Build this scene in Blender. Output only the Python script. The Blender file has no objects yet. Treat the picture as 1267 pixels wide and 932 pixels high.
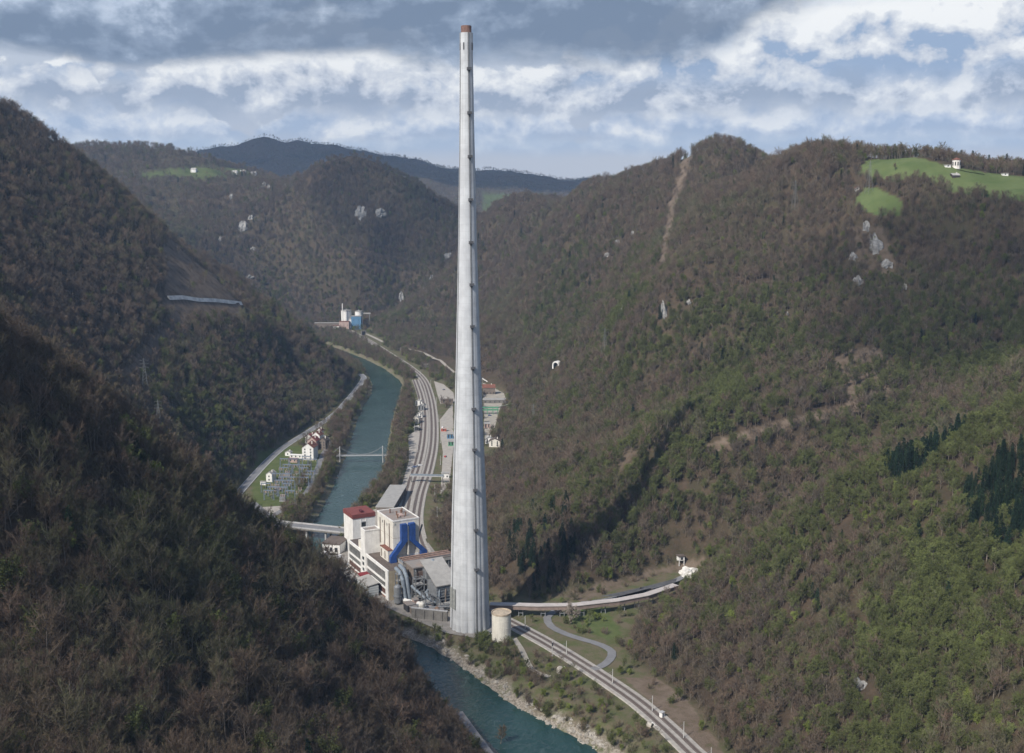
import bpy, math, random
import numpy as np
from mathutils import Vector
R = random.Random(7)
RS = np.random.RandomState(7)
SC = bpy.context.scene
HAZE = 6.2e-5
COL = SC.collection
PI = math.pi

# ------------------------------------------------------------------ camera measures (used to read places off the photograph)
H, PITCH, F, CX, CY = 260.8, math.radians(9.04), 1358.0, 633.5, 466.0
SP, CP = math.sin(PITCH), math.cos(PITCH)
def ray(px, py):
    t = (CY - py) / F
    return (px - CX) / F, CP + t * SP, -SP + t * CP
def W(px, py, d):
    x, y, z = ray(px, py); k = d / y
    return (x * k, d, H + z * k)
def G(px, py, z=0.0):
    x, y, rz = ray(px, py); k = (z - H) / rz
    return (x * k, y * k)
def proj(x, y, z):
    zz = z - H
    zc = y * CP - zz * SP
    up = y * SP + zz * CP
    zc = np.where(zc < 1, 1, zc)
    return CX + F * x / zc, CY - F * up / zc

# ------------------------------------------------------------------ materials
def nt_new(name):
    m = bpy.data.materials.new(name); m.use_nodes = True
    nt = m.node_tree; nt.nodes.clear()
    out = nt.nodes.new('ShaderNodeOutputMaterial'); b = nt.nodes.new('ShaderNodeBsdfPrincipled')
    nt.links.new(b.outputs[0], out.inputs[0])
    return m, nt, b
def N(nt, t, **kw):
    n = nt.nodes.new(t)
    for k, v in kw.items():
        setattr(n, k, v)
    return n
def setin(n, **kw):
    for k, v in kw.items():
        n.inputs[k].default_value = v
    return n
def math_n(nt, op, a, b=None, c=None, clamp=False):
    n = nt.nodes.new('ShaderNodeMath'); n.operation = op; n.use_clamp = clamp
    for i, v in enumerate((a, b, c)):
        if v is None: continue
        if isinstance(v, (int, float)): n.inputs[i].default_value = v
        else: nt.links.new(v, n.inputs[i])
    return n.outputs[0]
def mixc(nt, fac, a, b, mode='MIX'):
    n = nt.nodes.new('ShaderNodeMix'); n.data_type = 'RGBA'; n.blend_type = mode
    for i, v in ((0, fac), (6, a), (7, b)):
        if isinstance(v, (int, float)): n.inputs[i].default_value = v
        elif isinstance(v, tuple): n.inputs[i].default_value = (*v, 1) if len(v) == 3 else v
        else: nt.links.new(v, n.inputs[i])
    return n.outputs[2]
def noise(nt, vec, scale, detail=4, rough=.55, dist=0.0):
    n = nt.nodes.new('ShaderNodeTexNoise')
    n.inputs['Scale'].default_value = scale; n.inputs['Detail'].default_value = detail
    n.inputs['Roughness'].default_value = rough; n.inputs['Distortion'].default_value = dist
    if vec is not None: nt.links.new(vec, n.inputs['Vector'])
    return n.outputs[0]
def ramp(nt, fac, pts):
    n = nt.nodes.new('ShaderNodeValToRGB'); cr = n.color_ramp
    while len(cr.elements) < len(pts): cr.elements.new(.5)
    for e, (p, c) in zip(cr.elements, pts):
        e.position = p; e.color = (*c, 1) if len(c) == 3 else c
    nt.links.new(fac, n.inputs[0])
    return n.outputs[0]
def smooth(nt, v, a, b):
    n = nt.nodes.new('ShaderNodeMapRange'); n.interpolation_type = 'SMOOTHSTEP'
    nt.links.new(v, n.inputs[0]); n.inputs[1].default_value = a; n.inputs[2].default_value = b
    return n.outputs[0]
def pos(nt): return nt.nodes.new('ShaderNodeNewGeometry').outputs['Position']
def stretch(nt, vec, s):
    n = nt.nodes.new('ShaderNodeVectorMath'); n.operation = 'MULTIPLY'
    nt.links.new(vec, n.inputs[0]); n.inputs[1].default_value = s
    return n.outputs[0]
MATS = {}
def mat(name, col, rough=.8, var=.25, scale=.3, metal=0.0, streak=0.0, bump=0.0, alt=None, spec=.3):
    """weathered surface: two scales of noise, optional vertical run-off streaks"""
    if name in MATS: return MATS[name]
    m, nt, b = nt_new(name); p = pos(nt)
    c = col; d = alt or tuple(v * (1 - var) for v in col)
    n1 = noise(nt, p, scale, 6, .6); n2 = noise(nt, p, scale * 7, 3, .6)
    f = math_n(nt, 'ADD', math_n(nt, 'MULTIPLY', n1, .65), math_n(nt, 'MULTIPLY', n2, .35))
    colr = mixc(nt, smooth(nt, f, .38, .62), d, c)
    if streak:
        s = noise(nt, stretch(nt, p, (1, 1, .06)), 1.1, 4, .6)
        colr = mixc(nt, math_n(nt, 'MULTIPLY', smooth(nt, s, .5, .72), streak), colr, tuple(v * .45 for v in col))
    nt.links.new(colr, b.inputs['Base Color'])
    setin(b, Roughness=rough, Metallic=metal); b.inputs['Specular IOR Level'].default_value = spec
    if bump:
        bn = nt.nodes.new('ShaderNodeBump'); bn.inputs['Strength'].default_value = bump; bn.inputs['Distance'].default_value = .3
        nt.links.new(n2, bn.inputs['Height']); nt.links.new(bn.outputs[0], b.inputs['Normal'])
    MATS[name] = m
    return m
def veg(name, cols, bright=1.0, scale=.006):
    """foliage/twigs: tone depends on where the plant stands and on the individual plant"""
    m, nt, b = nt_new(name)
    oi = nt.nodes.new('ShaderNodeObjectInfo')
    n = noise(nt, oi.outputs['Location'], scale, 3, .6)
    f = math_n(nt, 'ADD', math_n(nt, 'MULTIPLY', math_n(nt, 'SUBTRACT', n, .5), 1.9), math_n(nt, 'MULTIPLY', oi.outputs['Random'], .55))
    f = math_n(nt, 'ADD', f, .22, clamp=True)
    k = len(cols) - 1
    c = ramp(nt, f, [(i / k, cc) for i, cc in enumerate(cols)])
    v = math_n(nt, 'MULTIPLY', oi.outputs['Random'], 7.31); v = math_n(nt, 'FRACT', v)
    c = mixc(nt, 1.0, c, ramp(nt, v, [(0, (.68 * bright,) * 3), (1, (1.3 * bright,) * 3)]), 'MULTIPLY')
    nt.links.new(c, b.inputs['Base Color'])
    setin(b, Roughness=.9); b.inputs['Specular IOR Level'].default_value = .1
    MATS[name] = m
    return m
M_TWIG = veg('twigs', [(.098, .084, .070), (.122, .098, .074), (.148, .102, .074), (.128, .118, .070), (.106, .112, .056)], 1.0)
M_BUD = veg('spring_leaves', [(.086, .092, .040), (.096, .110, .040), (.110, .128, .044)], 1.0)
M_LIME = veg('fresh_leaves', [(.10, .12, .03), (.15, .18, .045), (.13, .15, .06)], 1.0)
M_CONIFER = veg('needles', [(.012, .026, .016), (.017, .034, .020), (.024, .042, .022)], 1.0)
M_BLOSSOM = veg('blossom', [(.30, .25, .21), (.36, .31, .26)], 1.0)
M_BARK = mat('bark', (.24, .205, .17), .9, .4, 2.0)
M_BARKD = mat('dark_bark', (.07, .055, .045), .9, .4, 2.0)

# ------------------------------------------------------------------ terrain
FLOOR_L = [(720, 1120), (640, 1020), (600, 950), (560, 890), (528, 850), (498, 826), (440, 800), (355, 752), (318, 712), (308, 672), (285, 645), (283, 622), (300, 598), (338, 556), (378, 530), (413, 505), (437, 480), (440, 466), (425, 452), (402, 438), (385, 424), (388, 412), (398, 403)]
FLOOR_R = [(445, 402), (478, 420), (520, 442), (560, 465), (600, 475), (628, 490), (632, 530), (622, 556), (606, 572), (560, 604), (545, 625), (526, 652), (524, 662), (540, 692), (590, 734), (640, 742), (700, 738), (770, 726), (840, 704), (868, 712), (800, 752), (776, 776), (772, 815), (812, 845), (856, 880), (892, 932), (960, 1010), (1040, 1120)]
FLOOR = np.array([G(*p) for p in FLOOR_L + FLOOR_R])
WZ = -6.0
RIV_R = [(900, 1100), (800, 985), (745, 932), (705, 907), (650, 882), (605, 852), (560, 816), (520, 794), (455, 776), (410, 742), (393, 710), (399, 688), (413, 668), (430, 648), (446, 622), (469, 600), (479, 560), (486, 516), (499, 478), (492, 468), (470, 453), (446, 442), (420, 432), (395, 424)]
RIV_L = [(370, 430), (405, 436), (436, 448), (452, 460), (464, 480), (444, 510), (430, 560), (413, 600), (391, 643), (370, 668), (350, 692), (347, 722), (378, 754), (450, 790), (505, 815), (548, 868), (590, 908), (640, 955), (700, 1010), (800, 1130)]
RIVER = np.array([G(*p, WZ) for p in RIV_R + RIV_L])
def chaikin(P, it=2):
    for _ in range(it):
        Q = np.roll(P, -1, 0)
        P = np.stack([.75 * P + .25 * Q, .25 * P + .75 * Q], 1).reshape(-1, 2)
    return P
RIVER = chaikin(RIVER, 1); FLOOR = chaikin(FLOOR, 1)
def in_poly(x, y, P):
    r = np.zeros(x.shape, bool); n = len(P)
    for i in range(n):
        x1, y1 = P[i]; x2, y2 = P[(i + 1) % n]
        if y1 == y2: continue
        c = ((y1 > y) != (y2 > y)) & (x < (x2 - x1) * (y - y1) / (y2 - y1) + x1)
        r ^= c
    return r
def seg_dist(x, y, P, closed=True):
    d = np.full(x.shape, 1e12); n = len(P)
    for i in range(n if closed else n - 1):
        ax, ay = P[i]; bx, by = P[(i + 1) % n]
        ex, ey = bx - ax, by - ay
        L = ex * ex + ey * ey + 1e-9
        t = np.clip(((x - ax) * ex + (y - ay) * ey) / L, 0, 1)
        d = np.minimum(d, (x - ax - t * ex) ** 2 + (y - ay - t * ey) ** 2)
    return np.sqrt(d)
def sdf(x, y, P):
    d = seg_dist(x, y, P)
    return np.where(in_poly(x, y, P), -d, d)
CT = []
def S(*pts, drop=9):
    for p in pts:
        q = W(*p); CT.append((q[0], q[1], q[2] - drop))
def X(*pts): CT.extend(pts)
# foreground spur on the left
S((-150, 360, 420), (0, 440, 480), (80, 478, 505), (150, 520, 530), (230, 588, 552), (300, 638, 566), (360, 683, 585), (398, 690, 596), (427, 709, 598), (462, 734, 594), (500, 757, 580), (522, 790, 565), drop=7)
S((0, 932, 300), (300, 932, 350), (450, 932, 425), (0, 700, 390), (200, 700, 440), (350, 800, 475), (150, 850, 360), (520, 905, 490), (-200, 700, 370), (-200, 932, 270), (100, 600, 455), (300, 720, 500), drop=8)
S((230, 620, 700), (300, 660, 690), (380, 712, 685), (100, 520, 640), (0, 455, 620), drop=6)
# left hill
S((0, 135, 1150), (50, 163, 1200), (100, 195, 1250), (160, 235, 1320), (210, 275, 1400), (260, 325, 1450), (300, 362, 1500), (345, 387, 1540), (400, 414, 1580), (428, 440, 1600))
S((0, 250, 1020), (0, 350, 880), (0, 420, 760), (100, 300, 1080), (100, 400, 930), (100, 470, 840), (200, 350, 1230), (200, 450, 1050), (300, 420, 1330), (300, 500, 1130), (250, 550, 1010), (370, 460, 1440), (350, 505, 1250), (150, 520, 880), (225, 560, 930), (-200, 60, 1050), (-200, 300, 800), (-200, 420, 600), drop=6)
X((-700, 1900, 250), (-520, 1900, 110), (-400, 2050, 30), (-900, 2300, 300), (-1100, 1500, 420))
# hills up the valley
S((20, 190, 2900), (105, 183, 2950), (150, 179, 3000), (200, 187, 3000), (250, 191, 3050), (320, 216, 3000), (350, 226, 2950), (230, 216, 2800), (300, 270, 2600), (270, 240, 2700), (330, 330, 2480), (375, 372, 2430), (230, 262, 2560), (150, 230, 2700))
S((365, 226, 2750), (400, 206, 2700), (450, 195, 2650), (500, 206, 2650), (540, 236, 2650), (565, 264, 2720), (450, 260, 2520), (440, 330, 2450), (500, 318, 2520), (400, 300, 2480), (548, 322, 2800), (470, 362, 2450), (440, 392, 2420), (410, 392, 2420))
S((120, 230, 5000), (200, 212, 5200), (250, 188, 5400), (300, 176, 5500), (370, 171, 5600), (430, 182, 5500), (500, 200, 5300), (550, 210, 5300), (610, 220, 5200), (660, 226, 5100), (700, 233, 5000), (800, 240, 5000), (600, 255, 3900), (560, 240, 4300), (1000, 232, 5000), (1400, 225, 5000), (-200, 215, 5000))
X((-600, 3600, 200), (-1500, 3500, 420), (-1500, 5000, 350), (900, 2600, 170), (1500, 2600, 240), (0, 8500, 250), (-4000, 8000, 300), (4000, 8000, 300), (3000, 4500, 260), (-3500, 4500, 420), (2500, 1800, 300), (600, 3200, 150))
# right hill
S((700, 234, 2150), (640, 243, 2300), (600, 262, 2400), (570, 298, 2420), (545, 330, 2400), (505, 365, 2390), (475, 392, 2370), (750, 214, 2000), (800, 203, 1850), (850, 192, 1700), (880, 188, 1640), (898, 178, 1610), (914, 176, 1600), (928, 190, 1560), (939, 216, 1525), (950, 212, 1500), (970, 202, 1450), (1000, 191, 1400), (1030, 185, 1300), (1062, 195, 1270))
S((600, 330, 2200), (600, 400, 1950), (700, 300, 1800), (700, 380, 1560), (700, 470, 1290), (700, 520, 1090), (660, 515, 1230), (650, 560, 1080), (700, 560, 930), (700, 650, 738), (660, 600, 880), (620, 650, 810), (620, 600, 950), (790, 570, 819), (845, 480, 882), (760, 480, 1060), (800, 400, 1090), (800, 350, 1250), (800, 300, 1420), (800, 250, 1620), (900, 450, 900), (900, 350, 1060), (900, 250, 1380), (900, 560, 810), (1000, 500, 850), (1000, 400, 1000), (1000, 300, 1180), (1080, 450, 900), (1150, 350, 1020), (1200, 300, 1090), (1267, 330, 1040), (1267, 430, 880), (560, 400, 2150), (540, 430, 1960), (650, 440, 1560), (750, 690, 742), (1400, 380, 900), drop=5)
S((1130, 198, 1215), (1090, 240, 1170), (1070, 210, 1230), (1267, 248, 1120), (1180, 207, 1225), (1267, 220, 1235), (1180, 236, 1140), (1400, 235, 1150), (1115, 258, 1120), drop=0)
X((420, 1380, 300), (520, 1400, 290), (640, 1400, 285), (800, 1400, 280), (410, 1850, 235), (300, 2000, 220), (560, 1800, 235), (180, 2250, 215), (480, 1660, 265), (700, 1800, 240))
# front right hill
S((882, 710, 692), (950, 640, 695), (1050, 573, 700), (1150, 538, 690), (1267, 488, 680), (1400, 430, 650), (1050, 602, 765), (1150, 562, 770), (1267, 522, 785), (930, 670, 745), drop=9)
S((1267, 932, 395), (1100, 932, 450), (1000, 932, 475), (1267, 750, 480), (1100, 750, 548), (1000, 780, 560), (900, 800, 598), (900, 752, 648), (1150, 640, 592), (1000, 685, 622), (1450, 932, 330), (1450, 700, 480), drop=7)
# hillside below the viewpoint
X((0, 0, 238), (-300, 0, 240), (300, 0, 236), (0, 150, 140), (-300, 150, 165), (300, 150, 150), (0, 300, 40), (200, 350, 35), (-900, 0, 300), (900, 0, 300), (0, -300, 330))
for q in FLOOR[::3]: CT.append((q[0], q[1], 0.0))
CT = np.array(CT)
def kern(dx, dy): return np.sqrt(dx * dx + dy * dy + 45.0 ** 2)
_n = len(CT)
_A = np.zeros((_n + 3, _n + 3))
_A[:_n, :_n] = kern(CT[:, None, 0] - CT[None, :, 0], CT[:, None, 1] - CT[None, :, 1]) - np.eye(_n) * 4.0
_P = np.c_[np.ones(_n), CT[:, 0] / 1000, CT[:, 1] / 1000]
_A[:_n, _n:] = _P; _A[_n:, :_n] = _P.T
_w = np.linalg.solve(_A, np.r_[CT[:, 2], 0, 0, 0])
def rbf(x, y):
    z = _w[_n] + _w[_n + 1] * x / 1000 + _w[_n + 2] * y / 1000
    for i in range(_n):
        z = z + _w[i] * kern(x - CT[i, 0], y - CT[i, 1])
    return z
_T = np.random.RandomState(3).rand(64, 64)
def vnoise(x, y):
    xi = np.floor(x).astype(int); yi = np.floor(y).astype(int); fx = x - xi; fy = y - yi
    fx = fx * fx * (3 - 2 * fx); fy = fy * fy * (3 - 2 * fy)
    a = _T[xi % 64, yi % 64]; b = _T[(xi + 1) % 64, yi % 64]; c = _T[xi % 64, (yi + 1) % 64]; d = _T[(xi + 1) % 64, (yi + 1) % 64]
    return (a * (1 - fx) + b * fx) * (1 - fy) + (c * (1 - fx) + d * fx) * fy
def fbm(x, y, o=4):
    s = 0; a = .5
    for k in range(o):
        s = s + a * vnoise(x + 17.3 * k, y - 9.1 * k); x = x * 2.03; y = y * 2.03; a *= .5
    return s
def sst(a, b, v):
    t = np.clip((v - a) / (b - a), 0, 1); return t * t * (3 - 2 * t)
BUMPS = [(W(911, 178, 1590), 20, 55), (W(872, 190, 1640), 6, 40), (W(941, 212, 1520), -26, 46), (W(942, 212, 1580), -30, 60)]
def terrain(x, y):
    x = np.asarray(x, float); y = np.asarray(y, float)
    D = sdf(x, y, FLOOR); Rv = sdf(x, y, RIVER)
    z = rbf(x, y)
    far = sst(300, 1500, y)
    # gullies: run down-slope (towards the river axis), spurs between them
    g1 = fbm((y - .4 * x) / 95, x / 420 + 3, 3) - .45
    big = (1 - 2 * np.abs(fbm((y - .45 * x) / 240 + 2.3, (x + .45 * y) / 900 + 1.7, 2) - .375) / .375) - .35
    g2 = np.abs(fbm(x / 170 + 5, y / 170, 4) - .47) * 2
    am = sst(25, 160, D)
    z = z + am * big * 34 * sst(40, 200, D) * sst(20, 120, x) * sst(760, 900, y) * (1 - .8 * sst(230, 285, z))
    am = am * (1 - .65 * sst(225, 285, z) * (y < 2100))
    z = z + am * (g1 * (26 + 62 * far) + (g2 - .25) * (12 + 30 * far)) + sst(5, 50, D) * (fbm(x / 28, y / 28, 3) - .45) * 7
    for (bx, by, bz), bh, br in BUMPS: z = z + bh * np.exp(-((x - bx) ** 2 + (y - by) ** 2) / (br * br))
    mead = sst(0, 60, x - 370) * sst(1080, 1130, y) * (1 - sst(1330, 1420, y)) * sst(200, 240, z)
    z = z - mead * am * (g1 * (26 + 62 * far) + (g2 - .25) * (12 + 30 * far)) * .85
    z = np.maximum(z, .10 * D)
    z = np.minimum(z, np.maximum(D, 0) * np.where((x < 0) & (y < 660), 1.7, 1.05) + 1)
    w = sst(0, 14, D)
    side = sst(85, 200, x) * sst(690, 760, y) * 4.0
    floor = .6 * (fbm(x / 22, y / 22, 3) - .45) + side
    z = z * w + floor * (1 - w)
    # land falls away behind the farthest ridge
    fall = sst(5650, 6500, y + .15 * np.abs(x)); z = z * (1 - fall) + np.minimum(z, 120) * fall
    # river bed and bank
    rr = Rv + (fbm(x / 9 + 3, y / 9, 3) - .45) * 5
    bed = WZ - 2.5 + 2.5 * sst(-6, 0, rr) + (-WZ + .0) * np.clip(rr / 15, 0, 1) ** .9
    k = 1 - sst(13, 19, Rv)
    z = np.where(Rv < 19, bed * k + z * (1 - k), z)
    return z
def in_px(px, py, poly): return in_poly(px, py, poly)
MEADOW = [(1062, 212), (1072, 198), (1095, 195), (1132, 194), (1175, 205), (1215, 213), (1267, 219), (1330, 222), (1330, 256), (1267, 250), (1232, 246), (1180, 238), (1135, 218), (1105, 226), (1082, 222)]
MEADOW2 = [(1058, 246), (1074, 231), (1090, 234), (1118, 250), (1116, 266), (1086, 267), (1062, 258)]
SCARS = [([(845, 193), (857, 193), (850, 220), (839, 250), (831, 290), (822, 332), (814, 332), (822, 280), (831, 240)], 1200, 1800, .93),
         ([(203, 280), (230, 288), (275, 345), (300, 372), (206, 368)], 1150, 1650, .97),
         ([(200, 372), (300, 376), (304, 396), (196, 390)], 1050, 1650, .97),
         ([(232, 378), (246, 384), (160, 480), (140, 468)], 900, 1500, .97),
         ([(178, 420), (230, 380), (260, 420), (215, 520), (170, 520)], 900, 1400, .55),
         ([(772, 838), (812, 838), (852, 868), (888, 918), (900, 945), (868, 945), (838, 900)], 440, 640, 1.0),
         ([(870, 552), (930, 530), (1000, 512), (1100, 488), (1105, 497), (1000, 525), (930, 545), (880, 562)], 780, 960, 1.0),
         ([(1035, 430), (1100, 430), (1110, 480), (1060, 510), (1030, 490)], 820, 1000, .6),
         ([(750, 520), (770, 512), (790, 560), (765, 585)], 780, 1000, .5),
         ([(1050, 280), (1090, 280), (1110, 330), (1095, 350), (1060, 330)], 950, 1250, .55),
         ([(690, 735), (870, 690), (880, 700), (800, 715), (720, 745)], 690, 790, .9)]
GRASS = [([(170, 213), (230, 207), (300, 208), (330, 216), (230, 222), (180, 222)], 2500, 3100),
         ([(596, 240), (640, 240), (640, 262), (596, 270)], 3000, 4800),
         ([(690, 756), (750, 752), (770, 785), (752, 792), (705, 772)], 600, 760),
         ([(318, 560), (390, 545), (396, 580), (370, 632), (310, 630)], 900, 1160)]
def cover(x, y, z):
    px, py = proj(x, y, z)
    m = (in_px(px, py, MEADOW) & (y > 1060) & (y < 1400)) | (in_px(px, py, MEADOW2) & (y > 1050) & (y < 1300))
    g = np.zeros(x.shape)
    for poly, a, b in GRASS: g = np.maximum(g, (in_px(px, py, poly) & (y > a) & (y < b)) * .8)
    s = np.zeros(x.shape)
    for poly, a, b, k in SCARS: s = np.maximum(s, (in_px(px, py, poly) & (y > a) & (y < b)) * k)
    return m.astype(float), g, s
def np_mesh(name, verts, faces, attrs=None):
    me = bpy.data.meshes.new(name)
    me.vertices.add(len(verts)); me.vertices.foreach_set('co', verts.astype(np.float32).ravel())
    me.loops.add(faces.size); me.loops.foreach_set('vertex_index', faces.astype(np.int32).ravel())
    k = faces.shape[1]
    me.polygons.add(len(faces)); me.polygons.foreach_set('loop_start', (np.arange(len(faces)) * k).astype(np.int32))
    me.polygons.foreach_set('loop_total', np.full(len(faces), k, np.int32))
    for an, v in (attrs or {}).items():
        a = me.attributes.new(an, 'FLOAT', 'POINT'); a.data.foreach_set('value', v.astype(np.float32))
    me.update(calc_edges=True)
    return me
def link(name, me, m=None, parent=None, smooth=False):
    o = bpy.data.objects.new(name, me); COL.objects.link(o)
    if m is not None and not me.materials: me.materials.append(m)
    if parent is not None: o.parent = parent
    if smooth: me.polygons.foreach_set('use_smooth', np.ones(len(me.polygons), bool))
    return o
ang = np.radians(np.r_[np.linspace(-78, -40, 30)[:-1], np.linspace(-40, 40, 480), np.linspace(40, 78, 30)[1:]])
rad = np.r_[np.geomspace(25, 440, 120)[:-1], np.arange(440, 1250, 2.2), np.arange(1250, 2800, 6.5), np.geomspace(2800, 9300, 110)]
AA, RR = np.meshgrid(ang, rad)
gx = (RR * np.sin(AA)).ravel(); gy = (RR * np.cos(AA)).ravel()
gz = terrain(gx, gy)
na, nr = len(ang), len(rad)
ii = np.arange((nr - 1) * na).reshape(nr - 1, na)[:, :-1].ravel()
faces = np.stack([ii, ii + 1, ii + na + 1, ii + na], 1)[:, ::-1]
gm, gg, gs = cover(gx, gy, gz)
gR = sdf(gx, gy, RIVER); gD = sdf(gx, gy, FLOOR)
stony = (1 - .75 * sst(700, 860, gy)) * (1 - sst(3, 11, gR + (fbm(gx / 14, gy / 14, 3) - .45) * 14))
me = np_mesh('ground', np.stack([gx, gy, gz], 1), faces, {'meadow': gm, 'grass': gg, 'scar': gs, 'stony': stony, 'flat': (1 - sst(-4, 12, gD))})
m, nt, b = nt_new('ground_cover'); p = pos(nt)
def attr(nt, n):
    a = nt.nodes.new('ShaderNodeAttribute'); a.attribute_name = n; return a.outputs['Fac']
nl = noise(nt, p, .012, 5, .6); nm = noise(nt, p, .11, 5, .65); nf = noise(nt, p, .9, 4, .7)
lit = mixc(nt, smooth(nt, nl, .35, .65), (.060, .045, .032), (.058, .052, .030))
lit = mixc(nt, smooth(nt, nm, .42, .68), lit, (.082, .060, .042))
lit = mixc(nt, math_n(nt, 'MULTIPLY', smooth(nt, nf, .5, .7), .5), lit, (.045, .038, .026))
fl = mixc(nt, smooth(nt, nm, .35, .62), (.085, .098, .040), (.130, .110, .072))
fl = mixc(nt, math_n(nt, 'MULTIPLY', smooth(nt, nf, .5, .75), .6), fl, (.16, .135, .10))
c = mixc(nt, attr(nt, 'flat'), lit, fl)
sc_ = mixc(nt, smooth(nt, nm, .35, .65), (.12, .09, .066), (.165, .13, .10))
c = mixc(nt, math_n(nt, 'MULTIPLY', attr(nt, 'scar'), smooth(nt, nm, .2, .5)), c, sc_)
gr = mixc(nt, smooth(nt, nm, .3, .7), (.070, .098, .032), (.100, .128, .045))
c = mixc(nt, attr(nt, 'grass'), c, gr)
md = mixc(nt, smooth(nt, noise(nt, p, .03, 4, .6), .35, .65), (.080, .108, .040), (.108, .136, .055))
md = mixc(nt, math_n(nt, 'MULTIPLY', smooth(nt, noise(nt, stretch(nt, p, (.2, 1, 1)), .15, 4, .6), .5, .7), .35), md, (.05, .09, .03))
c = mixc(nt, attr(nt, 'meadow'), c, md)
stn = mixc(nt, smooth(nt, nf, .35, .65), (.15, .13, .10), (.36, .32, .27))
c = mixc(nt, math_n(nt, 'MULTIPLY', attr(nt, 'stony'), smooth(nt, nm, .25, .5)), c, stn)
nt.links.new(c, b.inputs['Base Color']); setin(b, Roughness=.95); b.inputs['Specular IOR Level'].default_value = .05
bn = nt.nodes.new('ShaderNodeBump'); bn.inputs['Strength'].default_value = .6; bn.inputs['Distance'].default_value = 1.0
nt.links.new(nf, bn.inputs['Height']); nt.links.new(bn.outputs[0], b.inputs['Normal'])
ground = link('ground', me, m, smooth=True); ground['kind'] = 'structure'
def gz_at(x, y): return float(terrain(np.array([x]), np.array([y]))[0])

# water
from mathutils.geometry import tessellate_polygon
def flat_poly(name, pts, z, m, kind='structure'):
    v = [Vector((q[0], q[1], z)) for q in pts]
    tris = tessellate_polygon([v])
    me = bpy.data.meshes.new(name); me.from_pydata([tuple(q) for q in v], [], [tuple(t) for t in tris]); me.update()
    if me.polygons and me.polygons[0].normal.z < 0: me.flip_normals()
    o = link(name, me, m)
    if kind: o['kind'] = kind
    return o
m, nt, b = nt_new('river_water'); p = pos(nt)
nw = noise(nt, stretch(nt, p, (1, .6, 1)), .35, 4, .6); nb = noise(nt, p, .02, 3, .5)
c = mixc(nt, smooth(nt, nb, .35, .65), (.011, .038, .033), (.019, .050, .045))
pale_streaks = smooth(nt, noise(nt, stretch(nt, p, (1, .45, 1)), .16, 6, .75, .6), .54, .74)  # paler streaks mixed into the water colour
c = mixc(nt, math_n(nt, 'MULTIPLY', pale_streaks, .6), c, (.10, .14, .135))
c = mixc(nt, smooth(nt, noise(nt, stretch(nt, p, (1, .3, 1)), .05, 4, .6, .8), .45, .7), c, (.026, .062, .055))
nt.links.new(c, b.inputs['Base Color']); setin(b, Roughness=.14, IOR=1.33)
bn = nt.nodes.new('ShaderNodeBump'); bn.inputs['Strength'].default_value = .6; bn.inputs['Distance'].default_value = .8
nt.links.new(nw, bn.inputs['Height']); nt.links.new(bn.outputs[0], b.inputs['Normal'])
M_WATER = m
wp = chaikin(np.array([G(*q, WZ) for q in RIV_R + RIV_L]), 1)
cen = []
# widen the sheet under the banks so the waterline is where sheet and bank meet
_nrm = np.roll(wp, -1, 0) - np.roll(wp, 1, 0); _nrm = np.stack([_nrm[:, 1], -_nrm[:, 0]], 1); _nrm /= np.linalg.norm(_nrm, axis=1)[:, None] + 1e-9
_t = wp + _nrm * 1.0
if in_poly(_t[:, 0], _t[:, 1], wp).mean() > .5: _nrm = -_nrm
flat_poly('river_water', wp + _nrm * 4.0, WZ, M_WATER)

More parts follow.
